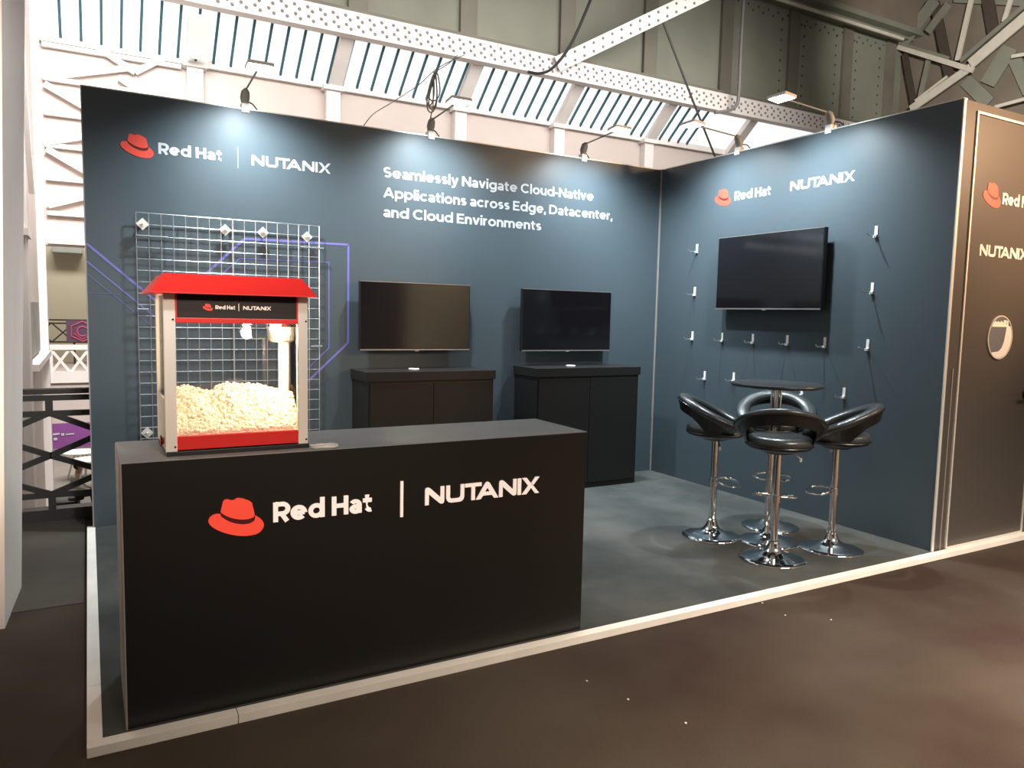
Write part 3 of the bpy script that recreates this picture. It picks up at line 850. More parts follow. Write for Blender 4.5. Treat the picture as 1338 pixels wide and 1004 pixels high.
# ------------------------------------------------------------------ bar table and stools
TX, TY = -0.842, -2.30
tb = thing('bar_table', 'round black topped bar table on a chrome pedestal among four stools', 'table', (TX, TY, 0))
b = B(); lathe(b, [(0, 1.092), (0.290, 1.092), (0.303, 1.098), (0.306, 1.106), (0.303, 1.114), (0.294, 1.117), (0, 1.117)], 64); obj('table_top', b, M['table_black'], tb, smooth=True)
b = B(); lathe(b, [(0.09, 1.092), (0.09, 1.084), (0.04, 1.070), (0, 1.07)], 24); obj('top_plate', b, M['chrome'], tb, smooth=True)
b = B()
seg = 72
r0, r1 = [], []
for k in range(seg):
    a = 2 * PI * k / seg
    r = 0.034 + 0.0035 * math.cos(12 * a)
    r0.append(b.verts.new((r * math.cos(a), r * math.sin(a), 0.06))); r1.append(b.verts.new((r * math.cos(a), r * math.sin(a), 1.075)))
for k in range(seg): b.faces.new((r0[k], r0[(k + 1) % seg], r1[(k + 1) % seg], r1[k]))
obj('pedestal', b, M['chrome'], tb, smooth=True)
BASE = [(0, 0.012), (0.06, 0.012), (0.203, 0.004), (0.207, 0.0), (0.209, 0.006), (0.205, 0.013), (0.17, 0.021), (0.12, 0.033), (0.085, 0.045), (0.06, 0.060), (0.046, 0.078), (0.038, 0.098), (0.036, 0.11), (0.0, 0.11)]
b = B(); lathe(b, BASE, 56); obj('base', b, M['chrome'], tb, smooth=True, angle=50)


def make_stool(label, loc, rz):
    # local: +y is the way a sitter faces (towards the table), the back is at -y
    s = thing('bar_stool', label, 'bar stool', loc, rz, 'bar stools round the bar table')
    b = B(); lathe(b, BASE, 56); obj('base', b, M['chrome'], s, smooth=True, angle=50)
    b = B(); lathe(b, [(0.033, 0.10), (0.033, 0.125), (0.0245, 0.130), (0.0245, 0.70), (0, 0.70)], 28); obj('column', b, M['chrome'], s, smooth=True, angle=50)
    b = B()
    ring = [(0.135 * math.sin(a), 0.096 - 0.084 * math.cos(a), 0.400 + 0.010 * math.cos(a)) for a in [i * 2 * PI / 28 for i in range(28)]]
    tube(b, ring, 0.0085, 8, closed=True)
    lathe(b, [(0.0245, 0.375), (0.032, 0.378), (0.032, 0.425), (0.0245, 0.428)], 20)
    obj('footrest', b, M['chrome'], s, smooth=True, angle=50)
    b = B(); tube(b, [(0.02, 0, 0.705), (0.10, 0.02, 0.700), (0.135, 0.028, 0.665)], 0.005, 8); lv = obj('lever', b, M['chrome'], s, smooth=True)
    b = B(); lathe(b, [(0, -0.014), (0.008, -0.012), (0.010, 0), (0.008, 0.012), (0, 0.014)], 12, (0.138, 0.029, 0.658)); obj('lever_knob', b, M['white_plastic'], lv, smooth=True)
    b = B(); lathe(b, [(0, 0.700), (0.085, 0.700), (0.10, 0.712), (0.165, 0.728), (0.196, 0.740), (0.20, 0.752), (0, 0.752)], 40); obj('seat_pan', b, M['shell'], s, smooth=True)
    b = B()
    prof = [(0, 0.748), (0.185, 0.748), (0.198, 0.754), (0.206, 0.768), (0.206, 0.784), (0.199, 0.800), (0.184, 0.811), (0.160, 0.818), (0.11, 0.822), (0, 0.823)]
    lathe(b, prof, 48)
    cu = obj('seat_cushion', b, M['vinyl'], s, smooth=True, angle=60)
    b = B(); tube(b, [(0.2065 * math.cos(i * PI / 24), 0.2065 * math.sin(i * PI / 24), 0.755) for i in range(48)], 0.004, 6, closed=True); obj('piping', b, M['shell'], cu, smooth=True)
    # hoop back: a padded loop lying on a slope, high behind, running down to the seat sides
    A, Bq, k = 0.235, 0.225, 0.48
    z_of = lambda d: 0.872 - k * d
    nrm = Vector((0, k, 1)).normalized()
    n = 57
    TH = math.radians(138)

    def hp(th):
        x, y = A * math.sin(th), -Bq * math.cos(th)
        return Vector((x, y, z_of(y)))
    pads, S2 = [], 20
    for i in range(n):
        th = -TH + 2 * TH * i / (n - 1)
        p = hp(th)
        tn = (hp(th + 0.01) - hp(th - 0.01)).normalized()
        rad = tn.cross(nrm).normalized()
        if rad.dot(Vector((p.x, p.y, 0))) < 0: rad = -rad
        e = min(1.0, (TH - abs(th)) / math.radians(16))
        tap = math.sqrt(max(0.0, 1 - (1 - e) ** 2)) * 0.92 + 0.08
        rw, rn = 0.050 * tap, 0.031 * tap
        pads.append([b.verts.new(0, ) if False else (p + rad * (rw * math.cos(2 * PI * q / S2)) + nrm * (rn * math.sin(2 * PI * q / S2))) for q in range(S2)]) if False else pads.append([p + rad * (rw * math.cos(2 * PI * q / S2)) + nrm * (rn * math.sin(2 * PI * q / S2)) for q in range(S2)])
    b = B()
    vv = [[b.verts.new(q) for q in r] for r in pads]
    for r0, r1 in zip(vv, vv[1:]):
        for q in range(S2): b.faces.new((r0[q], r0[(q + 1) % S2], r1[(q + 1) % S2], r1[q]))
    b.faces.new(vv[0][::-1]); b.faces.new(vv[-1])
    bk = obj('backrest', b, M['vinyl'], s, smooth=True, angle=60)
    # moulded shell: outside of the hoop, with wings that come down to the seat pan
    b = B()
    top, bot, top2, bot2 = [], [], [], []
    for i in range(n):
        th = -TH + 2 * TH * i / (n - 1)
        p = hp(th)
        u = Vector((math.sin(th) / A, -math.cos(th) / Bq, 0)).normalized()
        a = abs(math.degrees(th))
        wing = max(0.0, min(1.0, (a - 48) / 34))
        wing = wing * wing * (3 - 2 * wing)
        e = max(0.0, min(1.0, (138 - a) / 12))
        up = p + u * 0.046 + Vector((0, 0, 0.004))
        lo_free = p + u * 0.030 + Vector((0, 0, -0.070))
        q = Vector((p.x, p.y, 0)).normalized()
        lo_wing = Vector((q.x * 0.185, q.y * 0.185, 0.742))
        lo = lo_free.lerp(lo_wing, wing)
        if e < 1: lo = up.lerp(lo, 0.35 + 0.65 * e)
        top.append(b.verts.new(up)); bot.append(b.verts.new(lo))
        top2.append(b.verts.new(up - u * 0.010)); bot2.append(b.verts.new(lo - u * 0.010))
    for i in range(n - 1):
        b.faces.new((top[i], top[i + 1], bot[i + 1], bot[i]))
        b.faces.new((top2[i + 1], top2[i], bot2[i], bot2[i + 1]))
        b.faces.new((top[i], top2[i], top2[i + 1], top[i + 1]))
        b.faces.new((bot[i], bot[i + 1], bot2[i + 1], bot2[i]))
    for i in (0, n - 1): b.faces.new((top[i], bot[i], bot2[i], top2[i]))
    obj('back_shell', b, M['shell'], s, smooth=True, angle=50)
    b = B(); tube(b, [hp(-TH * 0.97 + 1.94 * TH * i / 60) + (Vector((math.sin(-TH * 0.97 + 1.94 * TH * i / 60), -math.cos(-TH * 0.97 + 1.94 * TH * i / 60), 0)) * 0.049) + Vector((0, 0, 0.004)) for i in range(61)], 0.0035, 6)
    obj('piping', b, M['shell'], bk, smooth=True)
    return s


def facing(x, y):
    d = Vector((TX - x, TY - y))
    return math.atan2(d.y, d.x) - PI / 2


spots = [(-1.128, -2.594, 'black hoop backed bar stool nearest the camera, in front of the bar table'), (-1.120, -2.028, 'black hoop backed bar stool on the left of the bar table, nearest the cabinets'),
         (-0.586, -2.612, 'black hoop backed bar stool on the right of the bar table, nearest the door wall'), (-0.535, -2.036, 'black hoop backed bar stool behind the bar table, half hidden by its pedestal')]
st = make_stool(spots[0][2], (spots[0][0], spots[0][1], 0), facing(*spots[0][:2]))
for x, y, lb in spots[1:]: dup(st, (x, y, 0), facing(x, y), lb)


# ------------------------------------------------------------------ arm spotlights on the wall tops
def make_flood(label, loc, rz):
    f = thing('arm_spotlight', label, 'spotlight', loc, rz, 'arm spotlights on top of the booth walls')
    b = B(); box(b, -0.028, 0.028, -0.012, 0.052, -0.03, 0.035, 0.004); obj('clamp', b, M['white_plastic'], f)
    b = B(); tube(b, [(0, 0.02, 0.03), (0, 0.012, 0.075), (0, -0.01, 0.115), (0, -0.03, 0.13)], [0.022, 0.034, 0.030, 0.014], 14); obj('driver_housing', b, M['grey_plastic'], f, smooth=True)
    b = B(); tube(b, [(0, -0.025, 0.125), (0, -0.46, 0.150)], 0.0065, 8); obj('arm', b, M['grey_plastic'], f, smooth=True)
    b = B()
    box(b, -0.085, 0.085, -0.06, 0.06, 0.0, 0.022, 0.004)
    b.transform(Matrix.Translation((0, -0.53, 0.148)) @ Matrix.Rotation(math.radians(-6), 4, 'X'))
    hd = obj('lamp_head', b, M['white_plastic'], f)
    b = B(); box(b, -0.075, 0.075, -0.05, 0.05, -0.004, 0.0)
    b.transform(Matrix.Translation((0, -0.53, 0.148)) @ Matrix.Rotation(math.radians(-6), 4, 'X'))
    obj('led_face', b, M['led'], hd)
    b = B(); tube(b, [(0.02, 0.03, 0.06), (0.06, 0.046, 0.05), (0.09, 0.05, 0.02), (0.10, 0.05, -0.06)], 0.005, 6); obj('power_lead', b, M['cable_black'], f, smooth=True)
    return f


fl = [((-3.93, 0, H + 0.008), 0, 'leftmost arm spotlight on the back wall, above the first logo pair'), ((-2.46, 0, H + 0.008), 0, 'middle arm spotlight on the back wall, below the hanging cable loops'),
      ((-0.93, 0, H + 0.008), 0, 'arm spotlight on the back wall nearest the corner'), ((0, -1.00, H + 0.008), -PI / 2, 'arm spotlight on the right wall nearest the corner'),
      ((0, -1.93, H + 0.008), -PI / 2, 'brightly glowing arm spotlight on the right wall, before the riveted grey girder')]
f0 = None
for loc, rz, lb in fl:
    if f0 is None: f0 = make_flood(lb, loc, rz)
    else: dup(f0, loc, rz, lb)
    R = Matrix.Rotation(rz, 3, 'Z')
    src = Vector(loc) + R @ Vector((0, -0.535, 0.128))
    tgt = Vector(loc) + R @ Vector((0, -0.20, -1.05))
    light('spotlight_beam', 'SPOT', src, tgt, FLOOD_W, (0.80, 0.93, 1.0), spot_size=math.radians(136), spot_blend=1.0, shadow_soft_size=0.05)

# ------------------------------------------------------------------ crumbs of paper on the aisle carpet
for i, ((px, py), lb) in enumerate([((996, 788), 'tiny white scrap on the aisle carpet, just off the white edging'), ((1026, 804), 'tiny white scrap on the aisle carpet, right below the stools'),
                                    ((1086, 810), 'tiny white scrap on the carpet, farthest right of all'), ((821, 914), 'tiny white scrap on the carpet in the lower middle of the aisle'),
                                    ((767, 890), 'tiny white scrap on the carpet, left of the others'), ((896, 945), 'tiny white scrap on the carpet, lowest of all')]):
    p = at(px, py, z=-0.033)
    b = B(); prism(b, [(p.x + 0.006 * math.cos(a) * random.uniform(.6, 1.2), p.y + 0.006 * math.sin(a) * random.uniform(.6, 1.2)) for a in (0, 1.1, 2.3, 3.6, 5)], -0.0345, -0.0325)
    tag(obj('paper_scrap', b, M['white_plastic']), lb, 'paper scrap', 'paper scraps on the aisle carpet')

# ------------------------------------------------------------------ neighbouring panel at the left edge
b = B()
lo = [(-6.6, -1.62), (-5.365, -1.62), (-5.335, -1.02), (-6.6, -1.02)]
hi = [(-6.5, -1.62), (-5.262, -1.62), (-5.205, -1.02), (-6.5, -1.02)]
a = [b.verts.new((x, y, -0.035)) for x, y in lo]; c = [b.verts.new((x, y, 3.6)) for x, y in hi]
b.faces.new(a[::-1]); b.faces.new(c)
for k in range(4): b.faces.new((a[k], a[(k + 1) % 4], c[(k + 1) % 4], c[k]))
tag(obj('display_panel', b, M['peach_panel']), 'tall white display panel of the next stand at the left edge', 'panel')

# ------------------------------------------------------------------ iron railing
YR = 0.447
rl = thing('iron_railing', 'black iron gallery railing with crossed bars beside the booth', 'railing', (-6.0, YR, -0.035))
b = B(); box(b, -9, -3.5, YR - 0.035, YR + 0.035, 0.905, 0.945, 0.006); obj('handrail', b, M['iron'], rl, world=True)
b = B(); box(b, -9, -3.5, YR - 0.012, YR + 0.012, 0.855, 0.895); obj('top_rail', b, M['iron'], rl, world=True)
b = B(); box(b, -9, -3.5, YR - 0.012, YR + 0.012, 0.740, 0.782); obj('upper_rail', b, M['iron'], rl, world=True)
b = B(); box(b, -9, -3.5, YR - 0.012, YR + 0.012, 0.140, 0.182); obj('lower_rail', b, M['iron'], rl, world=True)
b = B(); box(b, -9, -3.5, YR - 0.02, YR + 0.10, -0.035, 0.055); obj('kerb', b, M['iron'], rl, world=True)
for i in range(-4, 3):
    xc = -5.235 + i * 0.70
    b = B()
    for dx in (-0.35, 0.35):
        bar(b, (xc, YR, 0.765), (xc + dx, YR, 0.605), 0.042, 0.02); bar(b, (xc, YR, 0.452), (xc + dx, YR, 0.605), 0.042, 0.022)
        bar(b, (xc, YR, 0.452), (xc + dx, YR, 0.310), 0.042, 0.02); bar(b, (xc, YR, 0.165), (xc + dx, YR, 0.310), 0.042, 0.022)
    obj('lattice_bars', b, M['iron'], rl, world=True)
    for za, zb in ((0.76, 0.87), (0.05, 0.16)):
        b = B(); box(b, xc - 0.024, xc + 0.024, YR - 0.014, YR + 0.014, za, zb); obj('post', b, M['iron'], rl, world=True)

# ------------------------------------------------------------------ the hall beyond
YW = 12.0
ZE = 6.74
b = B(); box(b, -30, 40, 0.62, 60, -4.2, -4.0); struct('floor', b, M['lower_floor'])
b = B(); box(b, -5.79, 26, YW, YW + 0.3, 2.75, ZE); wall_far = struct('wall_far', b, M['white_wall'])
b = B(); box(b, -6.1, -5.80, 2.2, YW + 1, -4.0, 12); wall_left = struct('wall_left', b, M['white_wall'])
b = B(); box(b, -12, 10, 18, 18.3, 0.02, 6); struct('wall_end', b, M['beige'])
b = B(); box(b, 19.6, 19.9, 0, 11.2, 4.5, 14); struct('wall_hall', b, M['brown_steel'])
b = B(); box(b, -4, 26, -2, 11.2, 13.6, 13.8); struct('ceiling', b, M['deep_brown'])
b = B(); box(b, -12, 10, 13.0, 18.3, -1.0, 0.02); struct('floor', b, M['white_wall'])

# glazed roof
YE = 10.84
rz = lambda y: ZE + (YW - y) / 1.18
wn = B()
for xa, xb in ((-5.79, 26),):
    v = [wn.verts.new(p) for p in ((xa, YW, ZE), (xb, YW, ZE), (xb, YE, rz(YE)), (xa, YE, rz(YE)), (xa, YW + 0.03, ZE + 0.03), (xb, YW + 0.03, ZE + 0.03), (xb, YE + 0.03, rz(YE) + 0.03), (xa, YE + 0.03, rz(YE) + 0.03))]
    for f in ((0, 1, 2, 3), (4, 7, 6, 5), (0, 4, 5, 1), (1, 5, 6, 2), (2, 6, 7, 3), (3, 7, 4, 0)): wn.faces.new([v[i] for i in f])
win = struct('window_1', wn, M['pane'])
nb = (0, -0.85, -1)
bb = B(); bar(bb, (0, YW - 0.02, ZE - 0.02), (0, YE, rz(YE) - 0.02), 0.050, 0.06, nb)
gb = obj('glazing_bar', bb, M['teal_bar'], win)
x = -5.30
first = True
while x < 10.9:
    o = gb if first else gb.copy()
    if not first:
        C.objects.link(o); o.parent = win
    o.location.x = x
    first = False
    x += 0.352
for x in (0.15, 3.35, 6.3, 9.45, 12.6, 15.8):
    b = B(); bar(b, (x, YW - 0.08, ZE - 0.08), (x, YE, rz(YE) - 0.1), 0.30, 0.16, nb); obj('rafter', b, M['white_steel'], win)
b = B(); bar(b, (-5.7, YW - 0.06, ZE + 0.02), (26, YW - 0.06, ZE + 0.02), 0.16, 0.14, (0, -1, 0)); obj('sill', b, M['white_steel'], win)

# white pilasters and string course on the far wall
for i, (x, lb) in enumerate(((-2.86, 'white pilaster on the far hall wall, left of the first spotlight'), (0.10, 'white pilaster on the far hall wall between the first and second spotlights'), (3.35, 'white pilaster behind the hanging cable loops'), (6.3, 'white pilaster behind the third spotlight'), (9.4, 'white pilaster on the far hall wall above the booth corner'))):
    p = thing('pilaster', lb, 'pilaster', (x, YW - 0.1, 2.75), 0, 'white pilasters of the far wall')
    b = B(); box(b, x - 0.16, x + 0.16, YW - 0.22, YW - 0.002, 2.75, ZE - 0.12); obj('shaft', b, M['white_steel'], p, world=True)
    b = B(); box(b, x - 0.24, x + 0.24, YW - 0.30, YW - 0.002, ZE - 0.12, ZE - 0.02); obj('cap', b, M['white_steel'], p, world=True)
    if i == 0:
        b = B(); bar(b, (x, YW - 0.5, ZE + 0.02), (x, 10.9, rz(10.9) - 0.3), 0.42, 0.2, nb); obj('rafter_leg', b, M['white_steel'], p, world=True)

# braced white panel at the left end of the far wall
yb = YW - 0.08
pn = thing('braced_panel', 'white steel bracing with cross rails and diagonals at the far hall corner', 'bracing', (-5.2, yb, 2.75))
for zz in (6.62, 5.98, 5.32, 4.70, 4.06, 3.38, 2.82):
    b = B(); bar(b, (-5.62, yb, zz), (-3.12, yb, zz), 0.085, 0.10); obj('rail', b, M['white_steel'], pn, world=True)
for (xa, za), (xb2, zb) in (((-5.7, 7.3), (-4.0, 6.35)), ((-4.0, 6.35), (-3.15, 6.95)), ((-5.60, 5.98), (-4.0, 6.45)), ((-5.60, 5.86), (-4.2, 5.15)), ((-4.3, 6.2), (-3.12, 5.46)), ((-5.60, 4.74), (-4.4, 5.10)), ((-5.60, 4.62), (-4.4, 3.95)), ((-5.60, 3.52), (-4.4, 3.95))):
    yb -= 0.004
    b = B(); bar(b, (xa, yb - 0.03, za), (xb2, yb - 0.03, zb), 0.12, 0.06); obj('diagonal', b, M['white_steel'], pn, world=True)
b = B(); box(b, -5.80, -5.665, YW - 0.35, YW - 0.02, -4, 8.3); tag(obj('corner_column', b, M['white_steel']), 'tall white column in the far corner of the hall', 'column')
b = B(); box(b, -4.93, -4.90, YW - 0.025, YW - 0.0, 2.87, 3.33); tag(obj('seam_post', b, M['rivet']), 'thin grey post dividing the white fascia at the far corner', 'post')
# columns of the left hall wall
for i, (y0, y1, lb) in enumerate(((3.3, 4.1, 'broad white column of the left hall wall nearest the railing'), (6.6, 7.2, 'white column of the left hall wall, second from the railing'))):
    c = thing('column', lb, 'column', (-5.6, (y0 + y1) / 2, -4), 0, 'white columns of the left hall wall')
    b = B(); box(b, -5.80, -5.70, y0, y1, -4, 11); obj('shaft', b, M['white_steel'], c, world=True)
    b = B(); bar(b, (-5.72, y0 + 0.2, 6.0), (-5.72, y0 + 2.3, 3.4), 0.18, 0.08, (1, 0, 0)); obj('brace', b, M['white_steel'], c, world=True)
    b = B(); box(b, -5.80, -5.66, y0 - 0.08, y1 + 0.08, 2.5, 2.6); obj('band', b, M['white_steel'], c, world=True)
b = B(); tube(b, [(-5.755, 6.3, 9.5), (-5.755, 6.3, 2.75)], 0.035, 8); tag(obj('downpipe', b, M['teal_bar'], smooth=True), 'thin teal downpipe on the left hall wall', 'pipe')
for y0, y1, z0, z1, lb in ((4.6, 6.3, 0.75, 1.42, 'grey picture board on the left hall wall, nearer of the two'), (8.2, 10.6, 0.70, 1.60, 'grey picture board on the left hall wall, farther of the two')):
    b = B(); box(b, -5.80, -5.76, y0, y1, z0, z1, 0.01); tag(obj('picture_board', b, M['poster']), lb, 'picture board', 'picture boards on the left hall wall')
b = B(); box(b, -5.798, -5.62, 7.3, 11.6, 0.56, 0.66); tag(obj('ledge', b, M['white_steel']), 'long white ledge along the left hall wall', 'ledge')

# far gallery: beige wall with rail, sign and white lattice balustrade
fr = thing('gallery_railing', 'dark lattice railing on the far gallery before the beige wall', 'railing', (-5.6, 17, 0.05))
q0, q1 = at(60, 447, y=17), at(60, 418, y=17)
b = B()
for zz in (q0.z, q1.z, (q0.z * 0.15 + q1.z * 0.85)): box(b, -6.4, -4.2, 16.98, 17.02, zz - 0.02, zz + 0.02)
obj('rails', b, M['deep_brown'], fr, world=True)
for xa in (-6.3, -5.3, -4.3):
    b = B(); box(b, xa - 0.025, xa + 0.025, 16.985, 17.015, 0.02, q1.z); obj('post', b, M['deep_brown'], fr, world=True)
b = B()
for i in range(4):
    xa = -6.3 + i * 0.5
    bar(b, (xa, 17, q0.z), (xa + 0.5, 17, q1.z - 0.08), 0.035, 0.02); bar(b, (xa + 0.5, 17, q0.z), (xa, 17, q1.z - 0.08), 0.035, 0.024)
obj('lattice_bars', b, M['deep_brown'], fr, world=True)
s0, s1 = at(87, 447, y=16.95), at(124, 419, y=16.95)
sg = thing('hanging_sign', 'plum coloured sign with pink spiral outline on the far gallery railing', 'sign', ((s0.x + s1.x) / 2, 16.8, s0.z))
b = B(); box(b, s0.x, s1.x, 16.935, 16.975, s0.z, s1.z); obj('board', b, M['purple_sign'], sg, world=True)
cx, cz, u = at(108, 433, y=16.95).x, at(108, 433, y=16.95).z, (s1.z - s0.z)
b = B()
hexa = [(cx + 0.52 * u * math.sin(a), 16.925, cz + 0.46 * u * math.cos(a)) for a in [i * PI / 3 for i in (4, 5, 0, 1, 2, 3)]]
tube(b, hexa[:2] + hexa[2:] , 0.02, 6, closed=True)
tube(b, [(cx + 0.22 * u * math.cos(a), 16.925, cz + 0.22 * u * math.sin(a)) for a in [0.6 + i * 0.4 for i in range(13)]], 0.02, 6)
tube(b, [(cx - 0.36 * u, 16.925, cz - 0.10 * u), (cx - 0.02 * u, 16.925, cz - 0.36 * u), (cx + 0.34 * u, 16.925, cz - 0.16 * u)], 0.016, 6)
obj('pink_outline', b, M['pink'], sg, world=True)
bal = thing('white_balustrade', 'white lattice balustrade of the far gallery', 'balustrade', (-5.3, 13, 0.02))
z0, z1 = at(90, 487, y=13).z, at(90, 456, y=13).z
b = B(); box(b, -6.2, -4.2, 12.95, 13.05, z1 - 0.02, z1 + 0.09); box(b, -6.2, -4.2, 12.94, 13.06, z0 - 0.22, z0 + 0.03); obj('rails', b, M['white_steel'], bal, world=True)
b = B()
for i in range(6):
    xa = -6.05 + i * 0.36
    bar(b, (xa, 13, z0), (xa + 0.36, 13, z1), 0.055, 0.04); bar(b, (xa + 0.36, 13, z0), (xa, 13, z1), 0.055, 0.044)
obj('lattice_bars', b, M['white_steel'], bal, world=True)
for xa in (-5.69, -4.97):
    b = B(); box(b, xa - 0.04, xa + 0.04, 12.96, 13.04, z0, z1); obj('upright', b, M['white_steel'], bal, world=True)
bm_ = thing('beige_wall_beam', 'grey hanging duct at the top of the beige wall', 'duct', (-5.3, 17.5, 2.9))
b = B(); box(b, -5.75, -5.05, 17.2, 17.9, 2.93, 3.12, 0.02); obj('duct', b, M['grey_plastic'], bm_, world=True)

# lower hall seen through the railing
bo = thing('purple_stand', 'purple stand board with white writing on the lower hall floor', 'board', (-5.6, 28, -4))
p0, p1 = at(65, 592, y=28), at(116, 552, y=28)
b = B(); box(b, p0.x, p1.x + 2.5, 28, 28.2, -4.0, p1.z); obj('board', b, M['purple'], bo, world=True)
b = B()
for (pa, pb, wd) in (((69, 568), (78, 567), 0.07), ((80, 568), (84, 568), 0.09), ((86, 568), (97, 567), 0.05), ((70, 574), (75, 574), 0.10)):
    bar(b, at(*pa, y=27.97), at(*pb, y=27.97), wd, 0.02)
obj('writing', b, M['white_print'], bo, world=True)
mb = thing('maroon_stand', 'maroon stand fascia with an orange lit panel across the lower hall', 'fascia', (-5.6, 29, -4))
p0, p1 = at(69, 534, y=29.5), at(113, 521, y=29.5)
b = B(); box(b, p0.x, p1.x, 29.5, 29.7, p0.z, p1.z); obj('fascia', b, M['maroon'], mb, world=True)
p0, p1 = at(83, 532, y=29.4), at(103, 525, y=29.4)
b = B(); box(b, p0.x, p1.x, 29.4, 29.49, p0.z, p1.z); obj('lit_panel', b, M['orange'], mb, world=True)
b = B(); box(b, -14, 2, 31, 31.3, -4, 2); struct('wall_lower', b, M['white_wall'])
for (px, py, yy, lb) in ((105, 590, 22.0, 'round white table on the lower hall floor behind the railing'), (117, 600, 20.5, 'round white table on the lower hall floor, partly hidden by the booth wall')):
    p = at(px, py, y=yy)
    t = thing('cafe_table', lb, 'table', (p.x, p.y, -4), 0, 'round white tables on the lower floor')
    hgt = p.z + 4
    b = B(); lathe(b, [(0, hgt - 0.04), (0.50, hgt - 0.04), (0.52, hgt - 0.02), (0.5, hgt), (0, hgt)], 32); obj('table_top', b, M['white_plastic'], t)
    for k in range(4):
        a = k * PI / 2 + 0.4
        b = B(); tube(b, [(0.15 * math.cos(a), 0.15 * math.sin(a), hgt - 0.04), (0.42 * math.cos(a), 0.42 * math.sin(a), 0)], 0.03, 8); obj('leg', b, M['white_plastic'], t)

# seated visitor down on the lower floor
pp = at(100, 668, z=-4.0)
pe = thing('person', 'person in a cream top and dark trousers sitting on a stool below the railing', 'person', (pp.x, pp.y, -4.0), -1.9)


def skin_body(parent):
    J = [((0, 0, 0.50), .135), ((0, -0.02, 0.68), .125), ((0, 0.02, 0.88), .145), ((0, 0.05, 0.98), .09), ((0, 0.07, 1.05), .05), ((0, 0.09, 1.13), .075), ((0, 0.10, 1.22), .088), ((0, 0.09, 1.29), .06)]
    E = [(i, i + 1) for i in range(7)]
    def add(p, r, frm):
        J.append((p, r)); E.append((frm, len(J) - 1)); return len(J) - 1
    for s in (-1, 1):
        a = add((s * 0.17, 0.02, 0.93), .06, 2); a = add((s * 0.22, 0.10, 0.70), .042, a); a = add((s * 0.13, 0.32, 0.62), .034, a); a = add((s * 0.10, 0.40, 0.60), .036, a); add((s * 0.09, 0.47, 0.58), .022, a)
        a = add((s * 0.10, 0.06, 0.48), .10, 0); a = add((s * 0.12, 0.44, 0.48), .062, a); a = add((s * 0.12, 0.48, 0.24), .052, a); a = add((s * 0.12, 0.46, 0.06), .038, a); add((s * 0.13, 0.62, 0.03), .032, a)
    me = bpy.data.meshes.new('body')
    me.from_pydata([j[0] for j in J], E, [])
    o = bpy.data.objects.new('body', me)
    C.objects.link(o)
    md = o.modifiers.new('skin', 'SKIN')
    for i, v in enumerate(me.skin_vertices[0].data):
        v.radius = (J[i][1], J[i][1]); v.use_root = (i == 0)
    o.modifiers.new('sub', 'SUBSURF').levels = 1
    dg = bpy.context.evaluated_depsgraph_get()
    m2 = bpy.data.meshes.new_from_object(o.evaluated_get(dg))
    bpy.data.objects.remove(o)
    for m in (M['shirt'], M['trousers'], M['skin']): m2.materials.append(m)
    for p in m2.polygons:
        c = p.center
        p.use_smooth = True
        p.material_index = 2 if (c.z > 1.04 or (c.y > 0.33 and 0.56 < c.z < 0.66)) else (1 if c.z < 0.56 else 0)
    ob = bpy.data.objects.new('body', m2)
    C.objects.link(ob)
    ob.parent = parent
    return ob


skin_body(pe)
b = B(); bmesh.ops.create_uvsphere(b, u_segments=16, v_segments=12, radius=0.112); b.transform(Matrix.Translation((0, 0.075, 1.245)) @ Matrix.Diagonal((0.95, 1.05, 1.0, 1)))
bmesh.ops.delete(b, geom=[v for v in b.verts if v.co.y > 0.115 and v.co.z < 1.29], context='VERTS')
obj('hair', b, M['hair'], pe, smooth=True)
sl = thing('stool', 'dark stool under the seated person on the lower hall floor', 'stool', (pp.x, pp.y, -4.0))
b = B(); lathe(b, [(0, 0.32), (0.19, 0.32), (0.20, 0.36), (0.17, 0.39), (0, 0.39)], 24); obj('seat', b, M['trousers'], sl)
b = B(); lathe(b, [(0.16, 0), (0.18, 0.02), (0.03, 0.05), (0.03, 0.32)], 20); obj('foot', b, M['trousers'], sl)
pq = at(86, 664, z=-4.0)
b = B(); lathe(b, [(0, 0), (0.30, 0), (0.36, 0.08), (0.34, 0.22), (0.26, 0.27), (0, 0.28)], 28, (pq.x, pq.y, -4.0)); tag(obj('pouf', b, M['deep_brown'], smooth=True), 'dark round pouf on the lower hall floor beside the seated person', 'pouf')

# ------------------------------------------------------------------ steelwork above
def rivet_mesh(points, normal, r):
    b = B()
    n = Vector(normal).normalized()
    a = Vector((0, 0, 1)) if abs(n.z) < 0.9 else Vector((1, 0, 0))
    u = n.cross(a).normalized(); v = n.cross(u)
    for p in points:
        p = Vector(p)
        r0 = [b.verts.new(p + (u * math.cos(k * PI / 4) + v * math.sin(k * PI / 4)) * r) for k in range(8)]
        r1 = [b.verts.new(p + n * r * 0.5 + (u * math.cos(k * PI / 4) + v * math.sin(k * PI / 4)) * r * 0.72) for k in range(8)]
        c = b.verts.new(p + n * r * 0.68)
        for k in range(8):
            b.faces.new((r0[k], r0[(k + 1) % 8], r1[(k + 1) % 8], r1[k])); b.faces.new((r1[k], r1[(k + 1) % 8], c))
    return b


